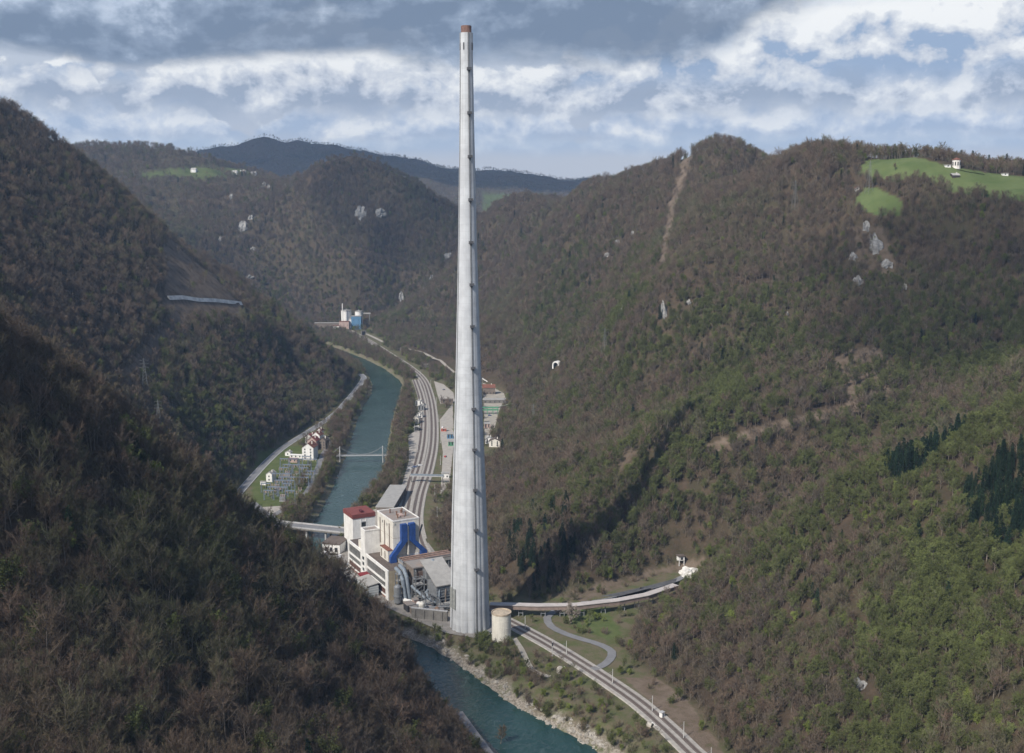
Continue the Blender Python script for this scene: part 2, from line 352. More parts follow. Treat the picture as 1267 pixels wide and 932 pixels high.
# ------------------------------------------------------------------ mesh builder
class MB:
    def __init__(s): s.v = []; s.f = []
    def add(s, v, f):
        o = len(s.v); s.v += [tuple(q) for q in v]; s.f += [tuple(i + o for i in q) for q in f]; return s
    def box(s, x0, x1, y0, y1, z0, z1):
        return s.add([(x0, y0, z0), (x1, y0, z0), (x1, y1, z0), (x0, y1, z0), (x0, y0, z1), (x1, y0, z1), (x1, y1, z1), (x0, y1, z1)],
                     [(3, 2, 1, 0), (4, 5, 6, 7), (0, 1, 5, 4), (1, 2, 6, 5), (2, 3, 7, 6), (3, 0, 4, 7)])
    def hexa(s, a):  # 8 corners, bottom four then top four
        return s.add(a, [(3, 2, 1, 0), (4, 5, 6, 7), (0, 1, 5, 4), (1, 2, 6, 5), (2, 3, 7, 6), (3, 0, 4, 7)])
    def tube(s, pts, rads, n=6, cap=True):
        o = len(s.v); pts = [Vector(q) for q in pts]
        if not hasattr(rads, '__len__'): rads = [rads] * len(pts)
        for i, q in enumerate(pts):
            d = (pts[min(i + 1, len(pts) - 1)] - pts[max(i - 1, 0)]).normalized()
            a = d.orthogonal().normalized() if abs(d.z) > .99 else d.cross(Vector((0, 0, 1))).normalized()
            b = d.cross(a)
            for k in range(n):
                t = 2 * PI * k / n
                s.v.append(tuple(q + (a * math.cos(t) + b * math.sin(t)) * rads[i]))
        for i in range(len(pts) - 1):
            for k in range(n):
                s.f.append((o + i * n + k, o + i * n + (k + 1) % n, o + (i + 1) * n + (k + 1) % n, o + (i + 1) * n + k))
        if cap:
            s.f.append(tuple(o + k for k in range(n))[::-1]); e = o + (len(pts) - 1) * n
            s.f.append(tuple(e + k for k in range(n)))
        return s
    def lathe(s, prof, n=32, cx=0, cy=0, capb=True, capt=True):
        o = len(s.v)
        for r, z in prof:
            for k in range(n):
                t = 2 * PI * k / n; s.v.append((cx + r * math.cos(t), cy + r * math.sin(t), z))
        for i in range(len(prof) - 1):
            for k in range(n):
                s.f.append((o + i * n + k, o + i * n + (k + 1) % n, o + (i + 1) * n + (k + 1) % n, o + (i + 1) * n + k))
        if capb: s.f.append(tuple(o + k for k in range(n))[::-1])
        if capt: s.f.append(tuple(o + (len(prof) - 1) * n + k for k in range(n)))
        return s
    def gable(s, x0, x1, y0, y1, z0, z1, t=.25, over=.5):
        """gable roof of two slabs, ridge along x"""
        ym = (y0 + y1) / 2; y0 -= over; y1 += over; x0 -= over; x1 += over
        for ya in (y0, y1):
            s.hexa([(x0, ya, z0), (x1, ya, z0), (x1, ym, z1), (x0, ym, z1), (x0, ya, z0 + t), (x1, ya, z0 + t), (x1, ym, z1 + t), (x0, ym, z1 + t)] if ya == y0 else
                   [(x1, ya, z0), (x0, ya, z0), (x0, ym, z1), (x1, ym, z1), (x1, ya, z0 + t), (x0, ya, z0 + t), (x0, ym, z1 + t), (x1, ym, z1 + t)])
        return s
    def hip(s, x0, x1, y0, y1, z0, z1, k=.5, t=.3):
        h = min(x1 - x0, y1 - y0) * k
        a, b_ = (x0 + h, x1 - h); ym0, ym1 = y0 + h, y1 - h
        return s.hexa([(x0, y0, z0), (x1, y0, z0), (x1, y1, z0), (x0, y1, z0), (a, ym0 - .01, z1), (b_, ym0 - .01, z1), (b_, ym1 + .01, z1), (a, ym1 + .01, z1)])
    def mesh(s, name):
        me = bpy.data.meshes.new(name); me.from_pydata(s.v, [], s.f); me.update(); return me
    def build(s, name, m, parent=None, smooth=False):
        return link(name, s.mesh(name), m, parent, smooth)
def tag(o, label, cat, group=None, kind=None):
    o['label'] = label; o['category'] = cat
    if group: o['group'] = group
    if kind: o['kind'] = kind
    return o
def thing(name, label, cat, loc=(0, 0, 0), rot=0.0, group=None):
    o = bpy.data.objects.new(name, None); COL.objects.link(o); o.location = loc; o.rotation_euler = (0, 0, rot)
    o.empty_display_size = 1
    return tag(o, label, cat, group)
def copy_tree(o, loc=None, rot=None, label=None, scale=None, parent=None):
    c = o.copy(); COL.objects.link(c)
    if parent is not None: c.parent = parent
    for ch in list(o.children): copy_tree(ch, parent=c)
    if loc is not None: c.location = loc
    if rot is not None: c.rotation_euler = (0, 0, rot)
    if scale is not None: c.scale = scale if hasattr(scale, '__len__') else (scale,) * 3
    if label: c['label'] = label
    return c
EXC = []      # (polyline, half width) kept clear of trees
def clear(pts, w): EXC.append((np.array([(q[0], q[1]) for q in pts]), w))
def lay(name, pts, width, z, m, kind='structure', thick=0.0, clr=None, drape=False, off=0.0, rise=None):
    """strip along a line of points"""
    P = np.array([(q[0], q[1]) for q in pts], float)
    # resample smoothly
    Q = [P[0]]
    for i in range(len(P) - 1):
        p0 = P[max(i - 1, 0)]; p1 = P[i]; p2 = P[i + 1]; p3 = P[min(i + 2, len(P) - 1)]
        k = max(2, int(np.linalg.norm(p2 - p1) / 6))
        for j in range(1, k + 1):
            t = j / k
            Q.append(.5 * (2 * p1 + (p2 - p0) * t + (2 * p0 - 5 * p1 + 4 * p2 - p3) * t * t + (3 * p1 - p0 - 3 * p2 + p3) * t ** 3))
    Q = np.array(Q); T = np.gradient(Q, axis=0); T /= np.linalg.norm(T, axis=1)[:, None]
    Nn = np.stack([T[:, 1], -T[:, 0]], 1)
    zz = np.full(len(Q), float(z)) if not drape else terrain(Q[:, 0], Q[:, 1]) + z
    if rise is not None: zz = zz + np.linspace(rise[0], rise[1], len(Q))
    mb = MB(); a = Q + Nn * (off - width / 2); c = Q + Nn * (off + width / 2)
    v = []
    for i in range(len(Q)):
        v += [(*a[i], zz[i]), (*c[i], zz[i])]
        if thick: v += [(*(a[i] - Nn[i] * thick * .9), zz[i] - thick), (*(c[i] + Nn[i] * thick * .9), zz[i] - thick)]
    f = []; k = 4 if thick else 2
    for i in range(len(Q) - 1):
        o = i * k; f.append((o, o + 1, o + k + 1, o + k))
        if thick: f += [(o + 2, o, o + k, o + k + 2), (o + 1, o + 3, o + k + 3, o + k + 1)]
    mb.add(v, f)
    o = mb.build(name, m)
    if o.data.polygons[0].normal.z < 0: o.data.flip_normals()
    if kind: o['kind'] = kind
    clear(Q, (clr if clr is not None else width / 2 + 3))
    return o, Q, Nn

# ------------------------------------------------------------------ common materials
M_CONC = mat('pale_concrete', (.42, .42, .42), .85, .2, .15, streak=.35)
M_CONCD = mat('dark_concrete', (.20, .19, .175), .9, .35, .2, streak=.4)
M_WHITE = mat('white_render', (.78, .77, .74), .8, .16, .25, streak=.45)
M_CREAM = mat('cream_render', (.70, .67, .60), .8, .2, .25, streak=.5)
M_BEIGE = mat('beige_render', (.42, .36, .26), .85, .25, .2, streak=.4)
M_GLASS = mat('dark_glass', (.045, .05, .055), .25, .4, .5, spec=.5)
M_REDROOF = mat('red_roofing', (.20, .06, .052), .8, .25, .3)
M_TILE = mat('clay_tiles', (.20, .085, .06), .85, .35, .6)
M_FLATROOF = mat('grey_flat_roof', (.22, .21, .20), .9, .3, .15, alt=(.26, .21, .18))
M_BROWNROOF = mat('brown_flat_roof', (.13, .105, .09), .9, .3, .2)
M_BLUE = mat('blue_painted_steel', (.024, .075, .27), .6, .35, .4, streak=.6)
M_STEEL = mat('grey_steel', (.24, .25, .26), .6, .3, .4, metal=.2)
M_DUCT = mat('blue_grey_duct', (.24, .28, .32), .6, .3, .4, metal=.1, streak=.3)
M_DARK = mat('dark_steel', (.05, .05, .055), .6, .3, .5)
M_GRAVEL = mat('gravel', (.38, .35, .31), .95, .25, .25, bump=.3)
M_BALLAST = mat('ballast', (.36, .335, .30), .95, .25, .4, bump=.3)
M_SLEEPER = mat('sleepers', (.13, .10, .085), .9, .3, .6)
M_RAIL = mat('rail_steel', (.30, .27, .24), .45, .2, .5, metal=.5)
M_ASPH = mat('worn_asphalt', (.19, .19, .195), .9, .18, .08)
M_DUST = mat('dusty_track', (.36, .33, .28), .95, .25, .12)
M_PAINT = mat('white_road_paint', (.7, .7, .68), .7, .15, .5)
M_HOPPER = mat('brown_cladding', (.20, .165, .14), .85, .3, .3, streak=.4)
M_SHEET = mat('grey_sheet_roof', (.34, .33, .31), .7, .2, .25)
M_PINK = mat('pink_sheet_roof', (.46, .42, .395), .8, .2, .2)
M_COAL = mat('coal', (.025, .025, .028), .9, .4, .4, bump=.5)
M_ROCK = mat('limestone', (.29, .285, .27), .95, .5, .25, bump=.6)
M_STONE = mat('stone_wall', (.42, .39, .34), .95, .4, .5, bump=.4)
M_YELLOW = mat('lime_paint', (.45, .5, .08), .7, .2, .5)
M_GREEN = mat('green_painted_steel', (.10, .28, .17), .6, .25, .4)
M_LBLUE = mat('light_blue_cladding', (.10, .22, .36), .7, .25, .2)
M_ROSE = mat('rose_render', (.46, .34, .30), .85, .25, .2)

# ------------------------------------------------------------------ roads, railway
road_pts = [G(*q) for q in [(270, 640), (300, 605), (330, 572), (352, 553), (382, 534), (412, 514), (432, 493), (444, 478), (450, 468), (446, 463)]]
lay('valley_road', road_pts, 8.5, .25, M_ASPH, clr=9)
for off in (-3.7, 3.7): lay('road_edge_line', road_pts, .28, .256, M_PAINT, off=off)
lay('substation_road', [G(*q) for q in [(335, 640), (352, 630), (370, 620), (384, 602), (393, 580), (400, 562), (406, 552), (404, 542), (396, 538)]], 5.5, .25, M_ASPH, clr=6)
lay('bridge_approach', [G(*q) for q in [(312, 622), (326, 634), (342, 645), (352, 652)]], 7, .26, M_ASPH, clr=6)
flat_poly('gravel_yard', [G(*q) for q in [(322, 628), (352, 626), (366, 628), (352, 634), (328, 636)]], .23, M_GRAVEL)
near_bank_road = [G(*q) for q in [(575, 880), (592, 903), (608, 924), (625, 946), (650, 975)]]
lay('bank_road', near_bank_road, 3.6, .2, M_ASPH, drape=False, clr=6, off=3)
loop_pts = [G(*q) for q in [(700, 752), (686, 757), (677, 765), (682, 776), (700, 785), (722, 792), (744, 799), (757, 807), (754, 817), (744, 825), (733, 829)]]
lay('loop_road', loop_pts, 5.0, .35, M_ASPH, drape=True, clr=6.5)
lay('upper_side_road', [G(*q) for q in [(720, 747), (745, 744), (785, 735), (815, 727), (838, 719), (862, 708)]], 5.0, .6, M_ASPH, drape=True, clr=7)
lay('river_path', [G(*q) for q in [(636, 790), (646, 805), (652, 818), (660, 830), (680, 838)]], 3.2, .25, M_DUST, drape=True, clr=4)
up_road = [W(450, 416, 2210), W(474, 430, 2080)]
hill_road = [(450, 416, 2190), (462, 422, 2120), (475, 430, 2040)]
hill_road2 = [(500, 437, 1960), (520, 443, 1900), (540, 452, 1800), (556, 461, 1700), (575, 474, 1620), (600, 490, 1520)]
for hr in (hill_road, hill_road2):
    lay('hillside_road', [W(*q) for q in hr], 7.0, 1.2, M_DUST, drape=True, clr=11)
# railway: double track past the chimney, fanning out to the yard upstream
main = [G(*q) for q in [(935, 1010), (893, 962), (858, 932), (828, 903), (790, 870), (750, 842), (710, 816), (675, 795), (640, 776), (585, 746), (535, 700), (515, 658), (519, 615), (530, 580), (536, 548), (536, 515), (532, 490), (524, 470), (508, 455), (482, 438), (455, 421), (432, 409)]]
lay('railway_bed', main, 11.5, .45, M_BALLAST, thick=.5, clr=11)
tr = []
for off in (-2.3, 2.3):
    lay('railway_track', main, 2.5, .47, M_SLEEPER, off=off)
    for g in (-.75, .75): lay('railway_rail', main, .16, .60, M_RAIL, off=off + g)
yard = [G(*q) for q in [(506, 668), (503, 640), (511, 600), (519, 575), (525, 545), (526, 515), (522, 490), (515, 470)]]
lay('yard_bed', yard, 20, .41, M_BALLAST, thick=.3, clr=14, off=4)
for off in (-4.5, .2, 5.2):
    lay('yard_track', yard, 2.5, .435, M_SLEEPER, off=off)
    for g in (-.75, .75): lay('yard_rail', yard, .16, .56, M_RAIL, off=off + g)
def pad(name, pxs, z, m):
    P = [G(*q) for q in pxs]; o = flat_poly(name, P, z, m); clear(P + [P[0]], 2.5)
    PADS.append(np.array(P)); return o
PADS = []
pad('goods_yard', [(537, 472), (549, 476), (561, 486), (563, 497), (554, 499), (545, 500), (541, 488)], .35, M_GRAVEL)
pad('goods_yard', [(544, 520), (560, 500), (562, 545), (556, 600), (545, 612), (548, 560), (545, 540)], .33, M_GRAVEL)
pad('goods_yard', [(505, 540), (518, 530), (522, 560), (510, 600), (500, 615), (494, 612), (506, 570)], .33, M_GRAVEL)
pad('station_yard', [(597, 470), (612, 474), (626, 490), (618, 508), (612, 530), (600, 545)], .33, M_DUST)
pad('plant_yard', [(470, 628), (505, 600), (498, 660), (470, 700), (440, 640)], .3, M_GRAVEL)
pad('plant_yard', [(415, 690), (430, 672), (530, 672), (585, 745), (615, 775), (600, 792), (552, 784), (500, 762), (470, 748)], .28, mat('plant_paving', (.27, .25, .225), .95, .3, .15))
pad('coal_yard', [(742, 745), (775, 738), (812, 729), (838, 722), (835, 728), (800, 736), (765, 745)], 3.9, mat('coal_dust_ground', (.10, .10, .105), .95, .4, .2))
# ================================================================== THINGS
def hit(px, py, d0=150, d1=7000):
    """where the line of sight through a photograph pixel meets the ground"""
    x, y, z = ray(px, py)
    d = np.geomspace(d0, d1, 1500); k = d / y
    t = terrain(x * k, d); g = H + z * k - t
    i = int(np.argmax(g < 0)) if (g < 0).any() else len(d) - 1
    return (float(x * k[i]), float(d[i]), float(t[i]))
def spot(px, py, z=0.0):
    p = G(px, py, z); return (p[0], p[1], z)

# ------------------------------------------------------------------ the chimney
cx, cy = G(581.5, 775)
ch = thing('chimney', 'very tall tapering pale concrete chimney rising from the valley floor', 'chimney', (cx, cy, 0))
prof = [(0, 12.55), (14, 12.05), (40, 11.55), (72, 10.75), (118, 9.1), (166, 7.45), (237, 5.5), (300, 4.35), (345, 3.75), (352, 3.8), (356, 3.8)]
def chr_(z):
    for (z0, r0), (z1, r1) in zip(prof, prof[1:]):
        if z <= z1: return r0 + (r1 - r0) * (z - z0) / (z1 - z0)
    return prof[-1][1]
mb = MB(); NS = 96; zs = np.unique(np.r_[np.arange(0, 356, 4.0), 356.0])
for z in zs:
    for k in range(NS):
        t = 2 * PI * k / NS
        fl = abs(math.sin(t * 8 + .4)) ** .55                      # sixteen shallow flutes that fade upwards
        amp = .50 * max(0, 1 - z / 150) + .07
        r = chr_(z) - amp * (1 - fl)
        if z < 6: r -= (1 - fl) * .8 * (1 - z / 6)
        mb.v.append((r * math.cos(t), r * math.sin(t), z))
for i in range(len(zs) - 1):
    for k in range(NS):
        mb.f.append((i * NS + k, i * NS + (k + 1) % NS, (i + 1) * NS + (k + 1) % NS, (i + 1) * NS + k))
mb.f.append(tuple((len(zs) - 1) * NS + k for k in range(NS)))
m, nt, b = nt_new('chimney_concrete'); tcn = nt.nodes.new('ShaderNodeTexCoord'); p = tcn.outputs['Object']
sx = nt.nodes.new('ShaderNodeSeparateXYZ'); nt.links.new(p, sx.inputs[0])
base = mixc(nt, smooth(nt, noise(nt, p, .12, 5, .6), .35, .65), (.43, .445, .46), (.53, .55, .565))
lift = math_n(nt, 'FRACT', math_n(nt, 'DIVIDE', sx.outputs[2], 4.2))          # casting lifts
base = mixc(nt, math_n(nt, 'MULTIPLY', math_n(nt, 'SUBTRACT', 1.0, smooth(nt, lift, .0, .10)), .22), base, (.22, .22, .22))
lid = math_n(nt, 'FLOOR', math_n(nt, 'DIVIDE', sx.outputs[2], 4.2))
cv = nt.nodes.new('ShaderNodeTexWhiteNoise'); cv.noise_dimensions = '1D'; nt.links.new(lid, cv.inputs['W'])
base = mixc(nt, math_n(nt, 'MULTIPLY', cv.outputs[0], .12), base, (.30, .30, .30))
st = noise(nt, stretch(nt, p, (1, 1, .016)), .55, 5, .65)
base = mixc(nt, math_n(nt, 'MULTIPLY', smooth(nt, st, .5, .72), .32), base, (.20, .205, .21))
st2 = noise(nt, stretch(nt, p, (1, 1, .03)), 2.0, 4, .6)
base = mixc(nt, math_n(nt, 'MULTIPLY', smooth(nt, st2, .52, .7), .3), base, (.58, .58, .57))
nt.links.new(base, b.inputs['Base Color']); setin(b, Roughness=.9); b.inputs['Specular IOR Level'].default_value = .15
mb.build('shaft', m, ch)
lm = mat('red_brown_brick', (.22, .13, .105), .9, .4, .8)
MB().lathe([(3.0, 355.6), (3.0, 360), (2.6, 360), (2.6, 356.5)], 40, capb=False, capt=False).build('flue_top', lm, ch)
for k in range(9):                                                # dark inspection slots under the rim
    t = 2 * PI * (k + .25) / 9; r = chr_(351)
    q = MB().box(-.35, .35, -.12, .12, 346.5, 350.5)
    q.v = [((r + y) * math.cos(t) - x * math.sin(t), (r + y) * math.sin(t) + x * math.cos(t), z) for x, y, z in q.v]
    q.build('slot', M_DARK, ch)
for th, wd in ((-68, .42), (-150, .26)):                            # ladder strip and earthing strip down the shaft
    t = math.radians(th); q = MB()
    for z0, z1 in zip(zs, zs[1:]):
        a = []
        for z in (z0, z1):
            r = chr_(z)
            for rr, s in ((r - .6, -wd), (r - .6, wd), (r + .22, wd), (r + .22, -wd)):
                a.append((rr * math.cos(t) - s * math.sin(t), rr * math.sin(t) + s * math.cos(t), z))
        q.hexa(a)
    q.build('ladder' if th == -68 else 'lightning_conductor', mat('ladder_steel', (.19, .195, .20), .7, .3, .8), ch)
for k in range(13):                                                # rest platforms on the ladder
    z = 40 + k * 24.6; t = math.radians(-68); r = chr_(z)
    q = MB().box(-.5, 1.7, -1.25, 1.25, 0, .25)
    for a, c in ((-1.2, 1.2),):
        q.box(1.5, 1.62, a, c, .25, 1.5); q.box(-.3, 1.6, a, a + .12, .25, 1.5); q.box(-.3, 1.6, c - .12, c, .25, 1.5)
    q.box(.1, .9, -.5, .5, -1.1, 0)
    q.v = [((r + x) * math.cos(t) - y * math.sin(t), (r + x) * math.sin(t) + y * math.cos(t), z + zz) for x, y, zz in q.v]
    q.build('ladder_platform', mat('platform_steel', (.12, .12, .125), .7, .3, .8), ch)
t = math.radians(-150); r = chr_(22)                                # grated opening low on the left side
q = MB().box(-.2, .25, -3.4, 3.4, 14, 27)
q.v = [((chr_(z) - .5 + x + .35) * math.cos(t) - y * math.sin(t), (chr_(z) - .5 + x + .35) * math.sin(t) + y * math.cos(t), z) for x, y, z in q.v]
q.build('grated_opening', mat('rusty_grating', (.33, .34, .32), .8, .35, .9), ch)
clear([(cx, cy), (cx + .1, cy)], 15)

# ------------------------------------------------------------------ power station, in a frame along its long facade
O = (-118.0, 762.0); RZ = math.radians(-62)
ux, uy = math.cos(RZ), math.sin(RZ)
def PW(s, t): return (O[0] + ux * s - uy * t, O[1] + uy * s + ux * t)
def pthing(name, label, cat, s, t, z=.3, group=None):
    x, y = PW(s, t); return thing(name, label, cat, (x, y, z), RZ, group)
mwin, nt, b = nt_new('ribbed_glazing'); tcn = nt.nodes.new('ShaderNodeTexCoord'); sx = nt.nodes.new('ShaderNodeSeparateXYZ'); nt.links.new(tcn.outputs['Object'], sx.inputs[0])
fr = math_n(nt, 'FRACT', math_n(nt, 'MULTIPLY', sx.outputs[0], .8)); fz = math_n(nt, 'FRACT', math_n(nt, 'MULTIPLY', sx.outputs[2], .55))
bar = math_n(nt, 'MAXIMUM', math_n(nt, 'LESS_THAN', fr, .13), math_n(nt, 'LESS_THAN', fz, .10))
pn = nt.nodes.new('ShaderNodeTexWhiteNoise'); nt.links.new(math_n(nt, 'ADD', math_n(nt, 'FLOOR', math_n(nt, 'MULTIPLY', sx.outputs[0], .8)), math_n(nt, 'MULTIPLY', math_n(nt, 'FLOOR', math_n(nt, 'MULTIPLY', sx.outputs[2], .55)), 17)), pn.inputs['Vector'])
c = mixc(nt, pn.outputs[0], (.055, .055, .055), (.15, .15, .145)); c = mixc(nt, bar, c, (.24, .235, .22))
nt.links.new(c, b.inputs['Base Color']); setin(b, Roughness=.35)
# turbine hall with the white gridded facade
th = pthing('turbine_hall', 'long white hall of the power station with a gridded dark glazed facade', 'building', 0, 0)
MB().box(0.3, 27.6, .5, 10.4, 0, 19.6).box(36.4, 77, .5, 10.4, 0, 19.6).build('wall', M_WHITE, th)
MB().box(77.05, 77.6, .3, 14, 0, 20).build('end_wall', M_BEIGE, th)
MB().box(.2, 27.7, .6, 10.3, 19.65, 20.1).box(36.3, 77.5, .6, 13.5, 19.65, 20.1).box(40, 60, 2, 2.6, 20.1, 20.6).box(62, 75, 5, 7, 20.1, 20.7).build('roof', M_BROWNROOF, th)
for a, c in ((0, 27.6), (36.4, 77.6)):
    q = MB().box(a, c, -.35, .55, 18.6, 20.6)
    for z0, z1 in ((11.0, 12.2), (6.6, 7.6), (1.6, 2.4)): q.box(a, c, -.25, .45, z0, z1)
    for s in (a, c - 1.6 if a == 0 else c - 4.5): q.box(s, s + (1.6 if a == 0 or s == a else 4.5), -.35, .5, 0, 18.6)
    q.build('facade_frame', M_WHITE, th)
    for z0, z1 in ((12.2, 18.6), (7.6, 11.0)):
        MB().box(a + 1.6, c - (1.6 if a == 0 else 4.5), .30, .44, z0, z1).build('window', mwin, th)
    MB().box(a + 1.6, c - (1.6 if a == 0 else 4.5), .28, .46, 2.4, 6.6).build('lower_window', mat('brown_glazing', (.15, .085, .07), .5, .45, .5), th)
    MB().box(a + 1.6, c - (1.6 if a == 0 else 4.5), .28, .46, 0, 1.6).build('base_panel', mat('red_brown_plinth', (.24, .12, .09), .8, .3, .4), th)
# stair tower
tw = pthing('stair_tower', 'slim white stair tower between the two glazed facades', 'building', 28, -.4)
MB().box(0, 8, 0, 11, 0, 36).build('wall', M_WHITE, tw)
MB().box(.5, 7.5, .5, 10.6, 36.05, 36.4).build('roof', M_FLATROOF, tw)
MB().box(-.2, 8.2, -.2, .5, 36, 36.9).box(-.2, 8.2, 10.5, 11.2, 36, 36.9).box(-.2, .5, .5, 10.5, 36, 36.9).box(7.5, 8.2, .5, 10.5, 36, 36.9).build('parapet', M_WHITE, tw)
for z in (3, 7, 11, 15): MB().box(2.2, 5.8, -.12, .1, z, z + 2.2).build('window', M_GLASS, tw)
MB().box(-8, -.05, 1, 9.6, 20.6, 26).build('plant_room', M_CREAM, tw)
# boiler house
bh = pthing('boiler_house', 'tall white boiler house with two blue ducts down its front', 'building', 31, 10.9)
MB().box(0, 29, 0, 19, 0, 47.6).build('wall', M_CREAM, bh)
MB().box(.3, 28.7, .3, 18.7, 47.65, 48.0).build('roof', M_FLATROOF, bh)
MB().box(-.15, 29.15, -.2, .3, 47.6, 48.5).box(-.15, 29.2, 18.7, 19.2, 47.6, 48.5).box(-.2, .3, .3, 18.7, 47.6, 48.5).box(28.7, 29.2, .3, 18.7, 47.6, 48.5).build('parapet', M_WHITE, bh)
for s in (4.5, 12.6, 21.5): MB().box(s, s + 1.7, -.12, .2, 27, 45).build('window', M_HOPPER, bh)
for s in (9.4, 17.8): MB().box(s, s + 1.0, -.14, .2, 42.5, 44.2).build('vent', M_DARK, bh)
for s, t_ in ((9, 6), (14, 12), (16, 8), (20, 13), (11, 14), (23, 6)):
    MB().lathe([(.45, 48.0), (.45, 50.2), (.7, 50.3), (.6, 50.8)], 10, s, t_).build('roof_vent', mat('rusty_steel', (.22, .12, .08), .8, .4, .6), bh)
MB().box(17, 22, 8, 11, 48.0, 49.6).build('roof_hut', M_ROSE, bh)
def duct(pts, w2, d, name):
    q = MB()
    for (t0, z0), (t1, z1) in zip(pts, pts[1:]):
        q.hexa([(29.05, t0 - w2, z0), (29.05 + d, t0 - w2, z0), (29.05 + d, t0 + w2, z0), (29.05, t0 + w2, z0), (29.05, t1 - w2, z1), (29.05 + d, t1 - w2, z1), (29.05 + d, t1 + w2, z1), (29.05, t1 + w2, z1)])
    q.build(name, M_BLUE, bh)
duct([(-1.0, 11), (-1.0, 24.5), (7.1, 34.0), (7.1, 45.8)], 2.1, 3.2, 'blue_duct')
duct([(21.3, 13), (21.3, 25.5), (13.0, 34.0), (13.0, 45.8)], 2.1, 3.2, 'blue_duct')
MB().box(29.1, 31, 1.3, 18, 19.6, 20.7).build('duct_walkway', M_BLUE, bh)
MB().box(29.1, 29.4, .5, 1.2, 45.8, 47).box(29.1, 31.4, 9.6, 10.5, 24, 44).build('duct_gap_strip', M_CREAM, bh)  # cream strips between the ducts and near the wall corner
MB().box(14, 28, -3.6, -.05, 19.9, 27.5).build('side_bay', M_CREAM, bh)
for s in (15.5, 22): MB().box(s, s + 1.5, -3.75, -3.5, 21, 26.2).build('bay_window', M_HOPPER, bh)
MB().box(13.8, 28.2, -3.8, -.05, 27.55, 28.0).build('bay_roof', M_TILE, bh)
MB().box(29.05, 29.3, 10.5, 18.4, 20.8, 24).build('front_panel', M_WHITE, bh)
# red roofed block
rb = pthing('office_block', 'white block with a flat red roof next to the river', 'building', -46, 13)
MB().box(0, 20, 0, 17.6, 0, 27).build('wall', M_WHITE, rb)
MB().box(-.4, 20.4, -.4, 18, 27.05, 30.2).build('roof', M_REDROOF, rb)
MB().box(13, 17.5, 7.5, 9.4, 30.25, 31.8).build('skylight', mat('dark_red_hatch', (.10, .02, .025), .8, .3, .4), rb)
MB().box(20.05, 20.25, 6.2, 6.7, 4, 26.5).box(20.05, 20.25, 10.3, 10.8, 4, 26.5).box(20.05, 20.25, 6.7, 10.3, 14, 14.6).box(20.05, 20.25, 6.7, 10.3, 19, 19.6).box(20.05, 20.25, 6.7, 10.3, 24, 24.6).build('stair_frame', M_WHITE, rb)
for z in (5, 10, 15.2, 20.2): MB().box(20.02, 20.12, 6.7, 10.3, z, z + 3.2).build('window', M_GLASS, rb)
MB().box(2, 18, 17.65, 17.8, 15, 26).build('side_shade_panel', mat('blue_dark_shade', (.06, .065, .09), .4, .3, .4), rb)  # dark blue panel paints the shade on the side wall
# low gate house and garage
gh = thing('gate_house', 'low white building with dark flat roof beside the bridge end', 'building', (*G(411, 684), .3), math.radians(-14))
MB().box(-7, 7, -2, 16, 0, 7).build('wall', M_WHITE, gh); MB().box(-7.6, 7.6, -2.6, 16.6, 7.05, 7.6).build('roof', M_BROWNROOF, gh)
for s in (-5, -1, 3): MB().box(s, s + 2.2, -2.08, -1.9, 1.2, 4.5).build('window', M_GLASS, gh)
# sheds in front of the facade
sh = pthing('glazed_shed', 'small pale corrugated shed leaning before the glazed facade', 'shed', 47, -10.5)
mcor, nt, b = nt_new('corrugated_sheet'); tcn = nt.nodes.new('ShaderNodeTexCoord'); sx = nt.nodes.new('ShaderNodeSeparateXYZ'); nt.links.new(tcn.outputs['Object'], sx.inputs[0])
f1 = math_n(nt, 'FRACT', math_n(nt, 'MULTIPLY', sx.outputs[0], .5)); f2 = math_n(nt, 'FRACT', math_n(nt, 'MULTIPLY', sx.outputs[2], .6))
c = mixc(nt, math_n(nt, 'MAXIMUM', math_n(nt, 'LESS_THAN', f1, .18), math_n(nt, 'LESS_THAN', f2, .2)), (.34, .37, .38), (.56, .57, .56)); nt.links.new(c, b.inputs['Base Color']); setin(b, Roughness=.5)
MB().box(0, 19, 0, 8, 0, 7.5).build('wall', mcor, sh)
MB().hexa([(-.4, -.5, 7.6), (19.4, -.5, 7.6), (19.4, 8.4, 9), (-.4, 8.4, 9), (-.4, -.5, 8), (19.4, -.5, 8), (19.4, 8.4, 9.4), (-.4, 8.4, 9.4)]).build('roof', M_SHEET, sh)
MB().box(6, 11, -.1, .1, 0, 4.5).build('door', M_STEEL, sh)
cp = pthing('entrance_canopy', 'red entrance canopy against the glazed facade', 'canopy', 39, -7)
MB().box(0, 7, 0, 6.4, 7.2, 8.6).build('canopy_roof', mat('red_canopy', (.22, .03, .035), .7, .25, .4), cp)
for s in (.3, 6.5): MB().box(s, s + .3, .2, .5, 0, 7.15).build('post', M_STEEL, cp)
dm = pthing('arched_shed', 'long white arched shed below the left facade', 'shed', 8, -11)
q = MB(); n_ = 10; v = []
for s in (0, 24):
    for k in range(n_ + 1):
        t_ = PI * k / n_; v.append((s, 4 - 4 * math.cos(t_), 3.6 * math.sin(t_) + .2))
q.add(v, [(k, k + 1, n_ + 2 + k, n_ + 1 + k) for k in range(n_)] + [tuple(range(n_ + 1))[::-1], tuple(range(n_ + 1, 2 * n_ + 2))])
q.build('arched_roof', M_WHITE, dm); MB().box(24.02, 24.2, 2.2, 5.8, .1, 3).build('door', M_STEEL, dm)
